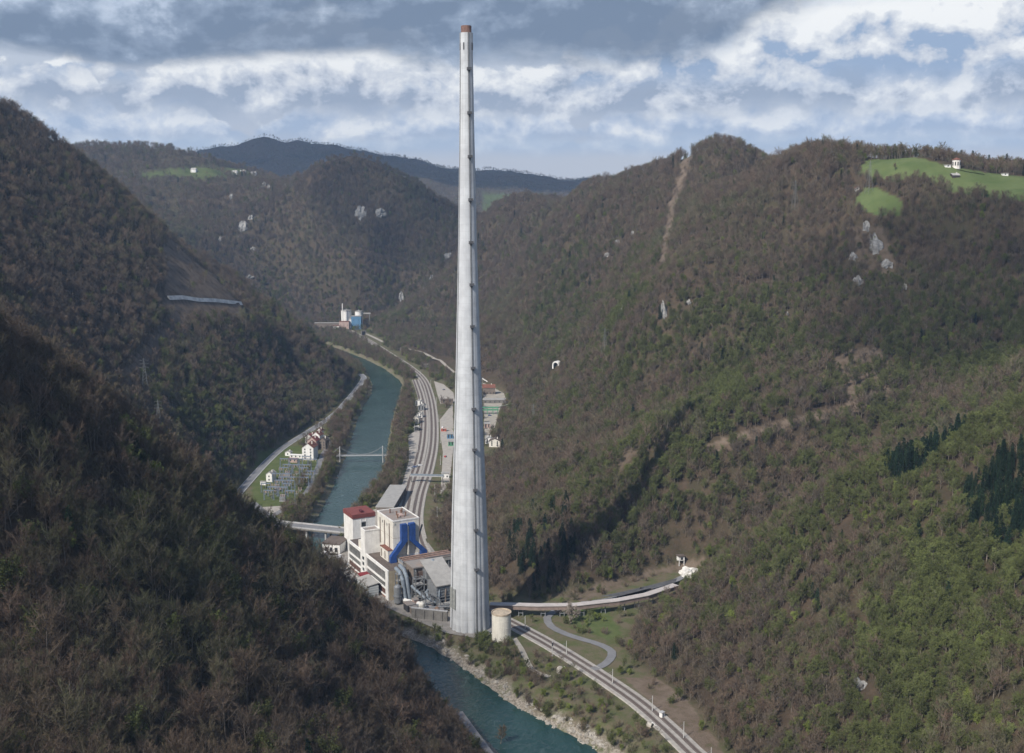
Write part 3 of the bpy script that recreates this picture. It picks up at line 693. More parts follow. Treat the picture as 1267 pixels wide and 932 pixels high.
# flue gas plant between boiler house and chimney
hp = pthing('hopper_building', 'brown clad bunker building among grey ducts', 'building', 72, 11)
MB().box(0, 13, 4, 17, 0, 22).build('wall', M_HOPPER, hp); MB().box(-.5, 14, 3.4, 17.6, 22.05, 22.9).build('roof', M_FLATROOF, hp)
MB().box(13.05, 13.4, 6.5, 15, 3, 19).build('front_panel', mat('rust_brown_sheet', (.17, .115, .095), .8, .35, .3), hp)
MB().box(13.05, 13.3, 4.0, 4.8, 0, 22).box(13.05, 13.3, 16, 17, 0, 22).build('corner_strip', M_STEEL, hp)
for k, (t0, zt) in enumerate(((-4.5, 20.5), (-1.6, 22))):
    MB().tube([(3, t0, zt), (10, t0, zt - .8), (13, t0 + .6, zt - 5), (14, t0 + 1.2, 9), (15, t0 + 2, 1)], 1.35, 10).build('bent_duct', M_DUCT, hp)
fh = pthing('filter_house', 'grey filter house with a long sloping sheet roof on steel legs', 'building', 90, 22)
MB().box(0, 16, 0, 15, 7, 14.6).build('wall', M_STEEL, fh)
MB().hexa([(-9, -.6, 25), (17, -.6, 15), (17, 15.6, 15), (-9, 15.6, 25), (-9, -.6, 25.6), (17, -.6, 15.6), (17, 15.6, 15.6), (-9, 15.6, 25.6)]).build('roof', M_SHEET, fh)
MB().hexa([(-8.5, 0, 14), (0, 0, 14), (0, 15, 14), (-8.5, 15, 14), (-8.5, 0, 24.7), (0, 0, 21.4), (0, 15, 21.4), (-8.5, 15, 24.7)]).build('upper_wall', M_STEEL, fh)
for s in (.6, 8, 15):
    for t_ in (.6, 7.4, 14.2): MB().box(s - .3, s + .3, t_ - .3, t_ + .3, 0, 7).build('leg', M_STEEL, fh)
for z in (9, 11, 13): MB().box(16.05, 16.3, 0, 15, z, z + .35).build('cladding_rail', M_DUCT, fh)
for t_ in (2, 7, 12): MB().lathe([(.5, 3.0), (2.1, 6.9)], 10, 12, t_).build('hopper', M_DUCT, fh)
sg = pthing('duct_gallery', 'grey roof deck with pipes linking boiler house and filter house', 'building', 62.5, 11)
MB().box(0, 9, 2, 40, 19, 21.5).build('deck', M_SHEET, sg); MB().box(-.2, 9.2, 1.8, 40.2, 21.55, 22).build('roof', M_FLATROOF, sg)
for s in (1, 4.6, 8): MB().tube([(s, 3, 23), (s, 39, 23)], .55, 8).build('pipe', mat('rusty_pipe', (.30, .20, .16), .8, .4, .6), sg)
for t_ in (4, 14, 24, 36):
    for s in (.8, 8.2): MB().box(s - .35, s + .35, t_ - .35, t_ + .35, 0, 19).build('leg', M_STEEL, sg)
q = MB().box(-.1, 9.1, 2, 2.1, 22, 23.2).box(9.0, 9.1, 2.2, 40, 22.9, 23.1).build('railing', M_DUCT, sg)
def lattice_frame(s, t, w_, d_, h_, label, mm=M_STEEL):
    o = pthing('steel_scaffold_frame', label, 'steel frame', s, t, .3, 'steel frames of the flue gas plant')
    q = MB(); r = .28
    for a in (0, w_):
        for c in (0, d_): MB().box(a - r, a + r, c - r, c + r, 0, h_).build('column', mm, o)
    q = MB(); k = max(2, int(h_ / 4)); 
    for i in range(1, k + 1):
        z = h_ * i / k
        q.box(-r, w_ + r, -r, r, z - .25, z).box(-r, w_ + r, d_ - r, d_ + r, z - .25, z).box(-r, r, r, d_ - r, z - .25, z).box(w_ - r, w_ + r, r, d_ - r, z - .25, z)
        q.tube([(0, 0, z - h_ / k), (w_, 0, z)], .12, 4); q.tube([(w_, 0, z - h_ / k), (w_, d_, z)], .12, 4); q.tube([(w_, d_, z - h_ / k), (0, d_, z)], .12, 4)
    q.build('beam', mm, o)
    for i in range(1, k + 1, 2): MB().box(.3, w_ - .3, .3, d_ - .3, h_ * i / k + .03, h_ * i / k + .15).build('platform', M_SHEET, o)
lattice_frame(87, 13.5, 5, 6, 17, 'narrow steel stair frame between brown bunker and filter house')
lattice_frame(100, 14, 7, 5, 10, 'low steel frame in front of the brown bunker')
lattice_frame(107, 22, 5, 14, 8, 'wide steel frame before the legs of the filter house')
lattice_frame(79, 4.5, 5, 6, 19, 'tall steel frame at the beige end wall of the hall')
for k, (a, b_, lab, mm) in enumerate([
        ([(78, 5, 2), (90, 8, 3), (104, 13, 4.5)], 1.3, 'white inclined conveyor at the foot of the beige end wall', M_WHITE),
        ([(84, 31, 11), (94, 20, 8), (106, 19, 3)], 1.0, 'grey slanting duct before the filter house', M_DUCT),
        ([(88, 12, 12), (99, 18, 5), (103, 26, 2)], .9, 'rusty pipe running down beside the brown bunker', M_DUCT),
        ([(100, 8, 4), (112, 16, 4.5), (116, 30, 4)], .7, 'low grey pipe line above the retaining wall', M_STEEL),
        ([(56, 31, 33), (30, 45, 33.3)], .6, 'thin overhead pipe from boiler house to the hillside', M_DARK)]):
    x, y = PW(*a[0][:2]); o = thing('pipe_run', lab, 'pipe', (x, y, 0), RZ)
    MB().tube([(p_[0] - a[0][0], p_[1] - a[0][1], p_[2]) for p_ in a], b_, 8).build('pipe', mm, o)
    q = MB()
    for p_ in a[:-1] if k == 4 else a: 
        if p_[2] < 20: MB().box(p_[0] - a[0][0] - .2, p_[0] - a[0][0] + .2, p_[1] - a[0][1] - .2, p_[1] - a[0][1] + .2, 0, p_[2]).build('support', M_STEEL, o)
for s, t, w_, d_, h_, lab, mm in [(96, 3, 7, 5, 4.5, 'dark low shed below the beige end wall', M_DARK), (104, 4, 6, 4, 4, 'small brown shed above the riverside wall', M_HOPPER), (106, 12, 9, 5, 3.6, 'blue grey flat shed in the flue gas yard', M_LBLUE),
                                  (110, 18, 7, 4, 3.2, 'grey container between the steel frames', M_STEEL), (96, 9, 4, 3, 6, 'rose coloured machine hut by the brown bunker', M_ROSE), (118, 26, 5, 8, 5, 'pale hut between filter house and chimney', M_CREAM), (66, 44, 9, 7, 13, 'cream hut behind the duct gallery', M_CREAM)]:
    o = pthing('yard_shed', lab, 'shed', s, t); MB().box(0, w_, 0, d_, 0, h_).build('wall', mm, o)
    MB().box(-.4, w_ + .4, -.4, d_ + .4, h_ + .03, h_ + .4).build('roof', M_FLATROOF, o); MB().box(w_ + .02, w_ + .1, d_ * .3, d_ * .6, 0, min(2.4, h_ * .8)).build('door', M_DARK, o)
for s, t, r_, h_, lab, mm in [(86, 3, 2.4, 12, 'slim grey silo below the beige end wall', M_STEEL), (112, 9, 2.0, 8, 'short pale silo above the riverside wall', M_CREAM), (108, 40, 3.0, 11, 'wide grey vessel between filter house and chimney', M_DUCT), (82, 30, 2.2, 24, 'tall grey vessel behind the brown bunker', M_DUCT), (120, 16, 1.8, 6, 'small rusty tank at the chimney end of the yard', mat('rusty_tank', (.26, .16, .11), .8, .4, .5))]:
    o = pthing('process_vessel', lab, 'vessel', s, t)
    MB().lathe([(r_, 1.2), (r_, h_), (r_ * .6, h_ + 1.0), (.3, h_ + 1.4)], 18).build('shell', mm, o)
    MB().lathe([(r_ + .15, h_ * .45), (r_ + .6, h_ * .45), (r_ + .6, h_ * .45 + .3), (r_ + .15, h_ * .45 + .3)], 18, capb=False, capt=False).build('walkway', M_STEEL, o)
    for k in range(4): MB().box(r_ * .7 * math.cos(k * PI / 2 + .8) - .15, r_ * .7 * math.cos(k * PI / 2 + .8) + .15, r_ * .7 * math.sin(k * PI / 2 + .8) - .15, r_ * .7 * math.sin(k * PI / 2 + .8) + .15, -.2, 1.2).build('leg', M_STEEL, o)
for z in (5, 10, 15):                                              # galleries and pipes on the bunker front
    MB().box(13.45, 15.2, 3, 18, z, z + .25).build('gallery', M_SHEET, hp); MB().box(15.1, 15.2, 3, 18, z + 1.0, z + 1.12).build('handrail', M_DUCT, hp)
for t_ in (5.2, 10.5, 15.6): MB().tube([(14.1, t_, .2), (14.1, t_, 20), (12.5, t_, 22.8)], .35, 8).build('downpipe', M_STEEL, hp)
for k, t_ in enumerate((1.5, 6, 10.5)): MB().tube([(16.8, t_, 1), (16.8, t_, 9), (15.5, t_ + 1, 13.5)], .55, 8).build('feed_pipe', M_DUCT if k != 1 else M_HOPPER, fh)
for t_ in (2.5, 5): MB().box(29.02, 29.12, t_, t_ + 1.1, 30, 32).build('front_window', M_GLASS, bh)
for z in (12, 24, 36): MB().box(-.06, 29.06, -.05, 19.05, z, z + .18).build('joint_band', M_BEIGE, bh)
wx0, wx1 = G(478, 752), G(557, 770)
rw = thing('retaining_wall', 'brown grey concrete wall along the plant yard by the chimney', 'wall', (*G(509, 765), -1.5), math.atan2(wx1[1] - wx0[1], wx1[0] - wx0[0]) + .25)
MB().box(0, 24, 0, 1.2, 0, 8.2).build('wall', M_CONCD, rw); MB().box(-.2, 24.2, -.2, 1.4, 8.2, 8.6).build('coping', M_CONC, rw)
q = MB()
for k in range(13): q.box(k * 2 - .05, k * 2 + .05, .5, .6, 8.6, 9.7)
q.box(0, 24, .5, .6, 9.6, 9.75).build('railing', M_STEEL, rw)
for k in range(4): MB().box(2 + k * 6, 3 + k * 6, -.5, 0, 0, 7.6).build('buttress', M_CONCD, rw)
clear([PW(-50, 0), PW(60, 10), PW(112, 22)], 25)
# cream tank by the chimney
tx, ty = G(620.5, 791)
tk = thing('storage_tank', 'cream cylindrical tank with rusty top edge right of the chimney', 'tank', (tx, ty, 0))
tp = [(5.75, 0)]
for z in (4.2, 8.4, 12.6): tp += [(5.75, z - .12), (5.82, z - .1), (5.82, z + .1), (5.75, z + .12)]
tp += [(5.75, 16.9)]
MB().lathe(tp, 40).build('shell', mat('cream_tank_paint', (.72, .69, .60), .7, .14, .25, streak=.35), tk)
MB().lathe([(5.85, 16.5), (6.0, 16.55), (6.0, 17.5), (5.6, 17.5), (5.6, 16.95), (.5, 17.35)], 40, capb=False).build('top_ring', mat('rusty_cream', (.52, .43, .32), .8, .35, .5), tk)
MB().box(-5.95, -5.75, -.4, .4, .5, 17).build('ladder', M_STEEL, tk)
clear([(tx, ty), (tx + .1, ty)], 9)

# ------------------------------------------------------------------ conveyor gallery and the coal corner
gp = [(*G(606, 757), 7.4), (*G(665, 757), 7.2), (*G(715, 756), 7.0), (*G(765, 749), 6.8), (*G(800, 741.5), 6.6), (*G(832, 729), 6.2)]
gp = [(*G(606, 747, 8), 7.8), (*G(665, 748.5, 8), 7.8), (*G(712, 748, 8), 7.8), (*G(765, 742, 8), 7.8), (*G(800, 735, 8), 7.6), (*G(836, 724, 7), 7.2)]
cg = thing('conveyor_gallery', 'long raised conveyor gallery with pale pink roof crossing the side valley', 'conveyor', (gp[0][0], gp[0][1], 0))
o0 = gp[0]; loc = [(p_[0] - o0[0], p_[1] - o0[1], p_[2]) for p_ in gp]
def ribbon(pts, w2, z0, z1):
    q = MB(); v = []
    for i, p_ in enumerate(pts):
        d = Vector(pts[min(i + 1, len(pts) - 1)]) - Vector(pts[max(i - 1, 0)]); n_ = Vector((d.y, -d.x, 0)).normalized()
        for s, z in ((-w2, z0), (w2, z0), (w2, z1), (-w2, z1)): v.append((p_[0] + n_.x * s, p_[1] + n_.y * s, p_[2] + z))
    f = [(3, 2, 1, 0)]
    for i in range(len(pts) - 1):
        for k in range(4): f.append((i * 4 + k, i * 4 + (k + 1) % 4, i * 4 + 4 + (k + 1) % 4, i * 4 + 4 + k))
    e = (len(pts) - 1) * 4; f.append((e, e + 1, e + 2, e + 3))
    return q.add(v, f)
ribbon(loc, 2.2, -2.6, -.1).build('side_cladding', mat('brown_pink_cladding', (.25, .19, .165), .8, .3, .3), cg)
ribbon(loc, 2.7, -.05, .3).build('roof', M_PINK, cg)
for i in range(len(loc) - 1):
    for k in (.15, .65):
        p_ = Vector(loc[i]).lerp(Vector(loc[i + 1]), k); g_ = gz_at(o0[0] + p_.x, o0[1] + p_.y)
        if g_ < p_.z - 3: MB().box(p_.x - 1.6, p_.x - 1.1, p_.y - .3, p_.y + .3, g_ - .5, p_.z - 2.6).box(p_.x + 1.1, p_.x + 1.6, p_.y - .3, p_.y + .3, g_ - .5, p_.z - 2.6).box(p_.x - 1.1, p_.x + 1.1, p_.y - .2, p_.y + .2, g_ + 2, g_ + 2.4).build('trestle', M_STEEL, cg)
clear([(p_[0], p_[1]) for p_ in gp], 7)
def rock(name, r, sy, sz, m, seed, lo=.55):
    rr = np.random.RandomState(seed); q = MB(); nu, nv = 14, 8; v = []
    ph = rr.rand(6) * 6
    for i in range(nv + 1):
        for k in range(nu):
            a = 2 * PI * k / nu; e = -PI / 2 + PI * i / nv
            rad_ = 1 + .22 * math.sin(3 * a + ph[0]) * math.cos(2 * e + ph[1]) + .18 * math.sin(5 * a + ph[2] + 2 * e) + (rr.rand() - .5) * .42
            v.append((r * rad_ * math.cos(e) * math.cos(a), sy * rad_ * math.cos(e) * math.sin(a), sz * rad_ * math.sin(e)))
    f = [(i * nu + k, i * nu + (k + 1) % nu, (i + 1) * nu + (k + 1) % nu, (i + 1) * nu + k) for i in range(nv) for k in range(nu)]
    return q.add(v, f)
hx = hit(852, 713)
pl = rock('lime_heap', 6.5, 5, 4.2, None, 5).build('lime_heap', mat('white_lime', (.66, .64, .60), .95, .25, .5, bump=.5)); pl.location = (hx[0], hx[1], hx[2] + 1.2)
tag(pl, 'white heap of lime at the end of the conveyor', 'heap'); clear([hx[:2], (hx[0] + .1, hx[1])], 11)
hx = hit(788, 741)
cl = rock('coal_heap', 15, 4.0, 3.0, None, 9).build('coal_heap', M_COAL); cl.location = (hx[0] + 3, hx[1] + 8, hx[2] + .3); cl.rotation_euler = (0, 0, .42)
tag(cl, 'long dark coal heap beside the pink roofed conveyor', 'heap')
hx = hit(842, 699)
lh = thing('loading_hut', 'small white hut on legs above the white heap', 'hut', (hx[0], hx[1], hx[2]), .3)
MB().box(-2.2, 2.2, -2, 2, 3, 6).build('wall', M_WHITE, lh); MB().box(-2.7, 2.7, -2.5, 2.5, 6.03, 6.5).build('roof', M_BROWNROOF, lh); MB().box(-.8, .8, -2.1, -1.9, 3.6, 5.4).build('window', M_GLASS, lh)
for s in (-1.9, 1.9):
    for t_ in (-1.7, 1.7): MB().box(s - .2, s + .2, t_ - .2, t_ + .2, -1, 3).build('leg', M_WHITE, lh)
clear([hx[:2], (hx[0] + .1, hx[1])], 9)
# ------------------------------------------------------------------ bridges
def bar_between(a, b, w2, z0, z1, q=None):
    q = q or MB(); a = Vector((a[0], a[1], 0)); b = Vector((b[0], b[1], 0)); d = (b - a).normalized(); n_ = Vector((d.y, -d.x, 0)) * w2
    c = [a - n_, a + n_, b + n_, b - n_]
    return q.hexa([(p_.x, p_.y, z0) for p_ in c] + [(p_.x, p_.y, z1) for p_ in c])
a, b_ = G(336, 651), G(430, 661)
br = thing('road_bridge', 'flat concrete road bridge with white parapets over the river beside the power station', 'bridge', (a[0], a[1], 0))
L = (b_[0] - a[0], b_[1] - a[1]); d = Vector((L[0], L[1], 0)); ln = d.length; d.normalize(); n_ = Vector((-d.y, d.x, 0))
bar_between((0, 0), L, 6.2, 1.2, 2.4).build('deck', M_CONCD, br); bar_between((0, 0), L, 5.2, 2.42, 2.5).build('roadway', M_ASPH, br)
for s in (-6.0, 6.0):
    o_ = n_ * s; q = bar_between((o_.x, o_.y), (L[0] + o_.x, L[1] + o_.y), .25, 2.45, 3.6).build('parapet', M_CONC, br)
for k in (.25, .5, .75):
    c_ = d * ln * k
    for s in (-4, 4): MB().lathe([(.9, -10), (.9, 1.2)], 12, c_.x + n_.x * s, c_.y + n_.y * s).build('pier', M_CONC, br)
bar_between((0, 0), (L[0], L[1]), .45, .1, 1.15).build('service_pipe', M_DARK, br)
clear([a, b_], 9)
a, b_ = G(408, 566), G(486, 565)
fb = thing('footbridge', 'slender suspension footbridge across the river with two portal towers', 'bridge', (a[0], a[1], 0))
L = Vector((b_[0] - a[0], b_[1] - a[1], 0)); ln = L.length; d = L.normalized(); n_ = Vector((-d.y, d.x, 0))
bar_between((0, 0), L, 1.1, 1.2, 1.6).build('deck', M_CONC, fb)
for s in (-1.1, 1.1): 
    o_ = n_ * s; bar_between((o_.x, o_.y), (L.x + o_.x, L.y + o_.y), .06, 2.5, 2.65).build('railing', M_CONC, fb)
for k in (.16, .84):
    c_ = d * ln * k; q = MB()
    for s in (-1.7, 1.7): x_, y_ = c_.x + n_.x * s, c_.y + n_.y * s; q.box(x_ - .35, x_ + .35, y_ - .35, y_ + .35, -8, 11)
    q.hexa([(c_.x - n_.x * 1.7 - .3, c_.y - n_.y * 1.7 - .3, 9.6), (c_.x - n_.x * 1.7 + .3, c_.y - n_.y * 1.7 - .3, 9.6), (c_.x + n_.x * 1.7 + .3, c_.y + n_.y * 1.7 + .3, 9.6), (c_.x + n_.x * 1.7 - .3, c_.y + n_.y * 1.7 + .3, 9.6), (c_.x - n_.x * 1.7 - .3, c_.y - n_.y * 1.7 - .3, 10.4), (c_.x - n_.x * 1.7 + .3, c_.y - n_.y * 1.7 - .3, 10.4), (c_.x + n_.x * 1.7 + .3, c_.y + n_.y * 1.7 + .3, 10.4), (c_.x + n_.x * 1.7 - .3, c_.y + n_.y * 1.7 + .3, 10.4)]).build('tower', M_CONC, fb)
for s in (-1.7, 1.7):
    pts = []
    for i in range(25):
        k = i / 24
        z = 1.8 + (k / .16) * 9 if k < .16 else (1.8 + ((1 - k) / .16) * 9 if k > .84 else 2.6 + 8.2 * ((k - .5) / .34) ** 2)
        c_ = d * ln * k + n_ * s; pts.append((c_.x, c_.y, z))
    MB().tube(pts, .12, 5).build('cable', M_STEEL, fb)
clear([a, b_], 5)
a, b_ = G(508, 588, 7), G(549, 589, 7)
pb = thing('footway_overpass', 'thin pale footway bridge spanning the railway tracks', 'bridge', (a[0], a[1], 0))
L = Vector((b_[0] - a[0], b_[1] - a[1], 0)); bar_between((0, 0), L, 1.3, 6.2, 7).build('deck', M_CONC, pb)
for s in (-1.3, 1.3): bar_between((0, s), (L.x, L.y + s), .06, 7.02, 8.1).build('railing', M_DUCT, pb)
for k in (.03, .5, .97): c_ = L * k; MB().box(c_.x - .4, c_.x + .4, c_.y - .9, c_.y + .9, 0, 6.2).build('pier', M_CONCD, pb)

# ------------------------------------------------------------------ houses
def house(px, py, w_, d_, h_, rot, wallm, roofm, label, rise=3.5, name='house', ridge='y', wins=(3, 2), flat=False, cat='house', group=None, z=None, loc=None):
    if loc is None: loc = spot(px, py, 0.3) if z is None else hit(px, py)
    o = thing(name, label, cat, loc, math.radians(rot), group)
    MB().box(-w_ / 2, w_ / 2, 0, d_, -1.5, h_).build('wall', wallm, o)
    if flat: MB().box(-w_ / 2 - .4, w_ / 2 + .4, -.4, d_ + .4, h_ + .02, h_ + .6).build('roof', roofm, o)
    else:
        g_ = MB(); 
        if ridge == 'y':
            q = MB().gable(0, d_, -w_ / 2, w_ / 2, h_ - .2, h_ + rise); q.v = [(-y, x, zz) for x, y, zz in q.v]
            g_.add([(-w_ / 2, .02, h_), (w_ / 2, .02, h_), (0, .02, h_ + rise), (-w_ / 2, d_ - .02, h_), (w_ / 2, d_ - .02, h_), (0, d_ - .02, h_ + rise)], [(0, 1, 2), (5, 4, 3), (0, 2, 5, 3), (1, 4, 5, 2)])
        else:
            q = MB().gable(-w_ / 2, w_ / 2, 0, d_, h_ - .2, h_ + rise)
            g_.add([(-w_ / 2 + .02, 0, h_), (-w_ / 2 + .02, d_, h_), (-w_ / 2 + .02, d_ / 2, h_ + rise), (w_ / 2 - .02, 0, h_), (w_ / 2 - .02, d_, h_), (w_ / 2 - .02, d_ / 2, h_ + rise)], [(2, 1, 0), (3, 4, 5), (0, 3, 5, 2), (2, 5, 4, 1)])
        g_.build('gable', wallm, o)
        rf = q.build('roof', roofm, o)
        MB().box(w_ * .18, w_ * .18 + .9, d_ * .4, d_ * .4 + .9, h_ + .4, h_ + rise + 1.1).build('chimney_stack', M_CREAM, rf)
    nf, nc = wins
    for i in range(nf):
        for k in range(nc):
            x = -w_ / 2 + w_ * (k + .5) / nc; zz = 1.0 + i * (h_ - .6) / max(nf, 1)
            MB().box(x - .65, x + .65, -.07, .1, zz, zz + 1.6).build('window', M_GLASS, o)
    r_ = math.radians(rot); c_ = (loc[0] - math.sin(r_) * d_ / 2, loc[1] + math.cos(r_) * d_ / 2); clear([c_, (c_[0] + .1, c_[1])], max(w_, d_) / 2 + 5)
    return o
house(381, 569, 12, 15, 12.5, -8, M_WHITE, M_TILE, 'large white gabled house at the head of the substation', 4.5, wins=(4, 2))
house(386, 557, 10, 10, 10, -12, M_ROSE, M_REDROOF, 'rose house with red roof behind the large white gabled house', 4)
house(391, 549, 9, 10, 9, -15, M_WHITE, M_TILE, 'white house with clay roof at the top end of the row', 4)
house(382, 549, 9, 11, 7, -20, M_WHITE, M_REDROOF, 'low white house with a red roof beside the valley road', 3.5)
house(399, 556, 7, 10, 9, -15, M_HOPPER, M_BROWNROOF, 'house coloured dark for its shade at the riverside end of the row', 3.5)  # dark wall and roof colours paint in the shade on this house
house(395, 543, 5, 6, 9, -15, M_WHITE, M_TILE, 'narrow white house farthest up the row by the road', 3)
house(333, 596, 6, 9, 7, -14, M_WHITE, M_SHEET, 'small white gabled house alone beside the valley road', 2.5, wins=(2, 1))
house(356, 564, 6, 5, 3.6, -14, M_WHITE, M_SHEET, 'small white garage between road and large gabled house', 1.4, wins=(1, 1), name='garage', cat='garage')
house(366, 567, 13, 4, 2.8, -8, M_WHITE, M_WHITE, 'low white annex beside the large gabled house', flat=True, wins=(1, 3), name='annex', cat='building')
house(362, 572, 9, 4, 3, -8, M_ROSE, M_REDROOF, 'low red brown shed at the substation edge', flat=True, wins=(1, 2), name='shed', cat='shed')
ks = thing('kiosk', 'white box kiosk on posts at the substation corner', 'kiosk', spot(326, 604, .3), -.2)
MB().box(-2.6, 2.6, -1, 1, 3, 6.2).build('cabin', M_WHITE, ks); MB().box(-2.9, 2.9, -1.3, 1.3, 6.22, 6.5).build('roof', M_SHEET, ks)
for s in (-2.2, 2.2): MB().box(s - .2, s + .2, -.3, .3, 0, 3).build('leg', M_STEEL, ks)
a, b_ = G(476, 628, 7), G(493, 601, 7)
L = Vector((b_[0] - a[0], b_[1] - a[1], 0))
wh = thing('warehouse', 'long grey flat roofed warehouse between river and railway yard', 'building', (a[0], a[1], .35), math.atan2(L.y, L.x))
MB().box(0, L.length, -7, 7, 0, 6.6).build('wall', M_HOPPER, wh); MB().box(-.6, L.length + .6, -7.8, 7.8, 6.62, 7.3).build('roof', M_SHEET, wh)
for k in range(6): MB().box(4 + k * L.length / 6.4, 8 + k * L.length / 6.4, -7.1, -6.9, .2, 4.2).build('door', M_DARK, wh)
clear([a, b_], 14)
# station side
house(518, 502, 9, 8, 5, -6, M_WHITE, M_SHEET, 'white shed with grey roof, upper one left of the tracks', 2.4, name='shed', cat='shed')
house(521, 508, 8, 9, 5, -6, M_STEEL, M_SHEET, 'grey shed with pale roof left of the tracks', 2.4, name='shed', cat='shed')
house(519, 517, 7, 8, 4.5, -6, M_WHITE, M_SHEET, 'low pale hut behind the cream house by the tracks', 2, name='shed', cat='shed')
house(514, 524, 8, 9, 6, -10, M_CREAM, M_SHEET, 'cream two storey house left of the railway tracks', 3, wins=(2, 2))
house(515, 533, 7, 6, 3.5, -10, M_DARK, M_SHEET, 'dark open hut below the cream house', 1.4, name='shed', cat='shed')
house(553, 499, 16, 8, 4, 4, M_HOPPER, M_BROWNROOF, 'brown freight shed at the foot of the goods yard', flat=True, name='freight_shed', cat='shed')
house(557, 543, 7, 8, 5, 2, M_LBLUE, M_SHEET, 'blue clad store left of the chimney, upper one', flat=True, name='store', cat='building')
house(558, 552, 6, 7, 4.5, 2, M_GREEN, M_SHEET, 'green clad store left of the chimney, lower one', flat=True, name='store', cat='building')
house(549, 534, 6, 4, 3, 2, mat('red_container', (.40, .10, .07), .7, .3, .4), M_ROSE, 'red container at the edge of the tracks', flat=True, wins=(1, 1), name='container', cat='container')
house(551, 592, 7, 5, 4.5, 5, M_WHITE, M_SHEET, 'white signal box at the right end of the footway overpass', flat=True, wins=(1, 2), name='signal_box', cat='building')
# right of the chimney
house(601, 467, 11, 9, 15, 0, M_WHITE, M_SHEET, 'white flat roofed tower building right of the chimney', flat=True, wins=(3, 1), name='sorting_tower', cat='building')
house(605, 488, 17, 12, 9, 3, M_HOPPER, M_TILE, 'brown roofed works hall right of the chimney', 4, ridge='x', wins=(1, 4), name='works_hall', cat='building')
house(612, 499, 30, 12, 4, 2, M_CONCD, M_SHEET, 'wide grey flat roofed shed beside the green pipe rack', flat=True, wins=(1, 5), name='open_shed', cat='shed')
house(612, 553, 12, 9, 6, -5, M_CREAM, M_BROWNROOF, 'cream house with brown roof at the hill foot right of the chimney', 3)
house(605, 549, 8, 8, 5, 4, M_WHITE, M_SHEET, 'white house with grey roof close to the chimney edge', 2.5)
house(603, 530, 7, 7, 5, 4, M_ROSE, M_SHEET, 'rose hut below the green pipe rack', flat=True, name='shed', cat='shed')
gr_ = thing('pipe_rack', 'green steel pipe rack with a ramp rising up the hillside', 'pipe rack', spot(603, 513, .3), .05)
q = MB()
for z in (5, 8): q.box(-8, 14, -.4, .4, z, z + .9).box(-8, 14, 4.6, 5.4, z, z + .9)
q.build('beam', M_GREEN, gr_)
for s in (-7, 0, 7, 13): MB().box(s - .3, s + .3, -.35, .35, 0, 8).box(s - .3, s + .3, 4.65, 5.35, 0, 8).build('leg', M_GREEN, gr_)
hx = hit(636, 503); q = MB(); lx, ly, lz = hx[0] - gr_.location.x, hx[1] - gr_.location.y, hx[2] + 1
q.hexa([(14, 1.5, 8), (14, 3.8, 8), (lx, ly + 2.2, lz), (lx, ly, lz), (14, 1.5, 9.2), (14, 3.8, 9.2), (lx, ly + 2.2, lz + 1.2), (lx, ly, lz + 1.2)]).build('ramp', mat('pale_green_sheet', (.42, .50, .38), .7, .2, .4), gr_)
clear([gr_.location[:2], hx[:2]], 6)
cht = thing('chute', 'white slanting chute below the tower building', 'chute', spot(600, 474, .3)); MB().hexa([(-4, -1, 6), (4, -1, 1), (4, 1.4, 1), (-4, 1.4, 6), (-4, -1, 7.6), (4, -1, 2.6), (4, 1.4, 2.6), (-4, 1.4, 7.6)]).build('trough', M_WHITE, cht)
for s in (-3.5, 3): MB().box(s - .2, s + .2, -.2, .2, -1, 5 - s * .5).build('leg', M_STEEL, cht)
# ------------------------------------------------------------------ cement works up the valley
def far_spot(px, py, d): 
    q = W(px, py, d); return (q[0], q[1], gz_at(q[0], q[1]))
for px, r_, h_, lab in ((429, 10.5, 36, 'wider white cement silo with a thin mast beside it'), (444.5, 8, 34, 'narrower white cement silo above the blue building')):
    f_ = far_spot(px, 414, 2290); o = thing('cement_silo', lab, 'silo', f_)
    MB().lathe([(r_, -6), (r_, h_)], 32).build('shell', M_WHITE, o); MB().lathe([(r_ + .4, h_ + .02), (r_ + .4, h_ + 1.2), (1.2, h_ + 2.2)], 32).build('roof', M_SHEET, o)
    MB().lathe([(1.2, h_ + 2.2), (1.2, h_ + 4.5)], 10).build('roof_vent', M_STEEL, o); clear([f_[:2], (f_[0] + .1, f_[1])], 18)
f_ = far_spot(424.5, 413, 2270); o = tag(MB().lathe([(1.3, -2), (.9, 52), (.3, 53)], 10).build('factory_stack', M_WHITE), 'thin white stack beside the wider silo', 'stack'); o.location = f_
house(441, 417, 20, 14, 27, 0, M_LBLUE, M_SHEET, 'blue clad building below the narrower silo', flat=True, wins=(3, 2), name='blue_building', cat='building', loc=far_spot(441, 417, 2260))
house(431, 417, 7, 8, 21, 0, M_WHITE, M_SHEET, 'white stair block on the left side of the blue building', flat=True, wins=(3, 1), name='stair_block', cat='building', loc=far_spot(434, 417, 2262))
house(426, 418, 20, 12, 17, 0, M_ROSE, M_TILE, 'pink factory hall below the wider silo', flat=True, wins=(2, 3), name='factory_hall', cat='building', loc=far_spot(426, 418, 2250))
house(404, 413, 52, 9, 12, 4, M_HOPPER, M_SHEET, 'long low factory shed with pale roof on the left', flat=True, wins=(1, 8), name='long_shed', cat='shed', loc=far_spot(405, 413, 2270))
house(415, 416, 14, 9, 9, 4, M_CREAM, M_TILE, 'small cream shed between the long shed and pink hall', flat=True, wins=(1, 2), name='small_shed', cat='shed', loc=far_spot(416, 417, 2245))
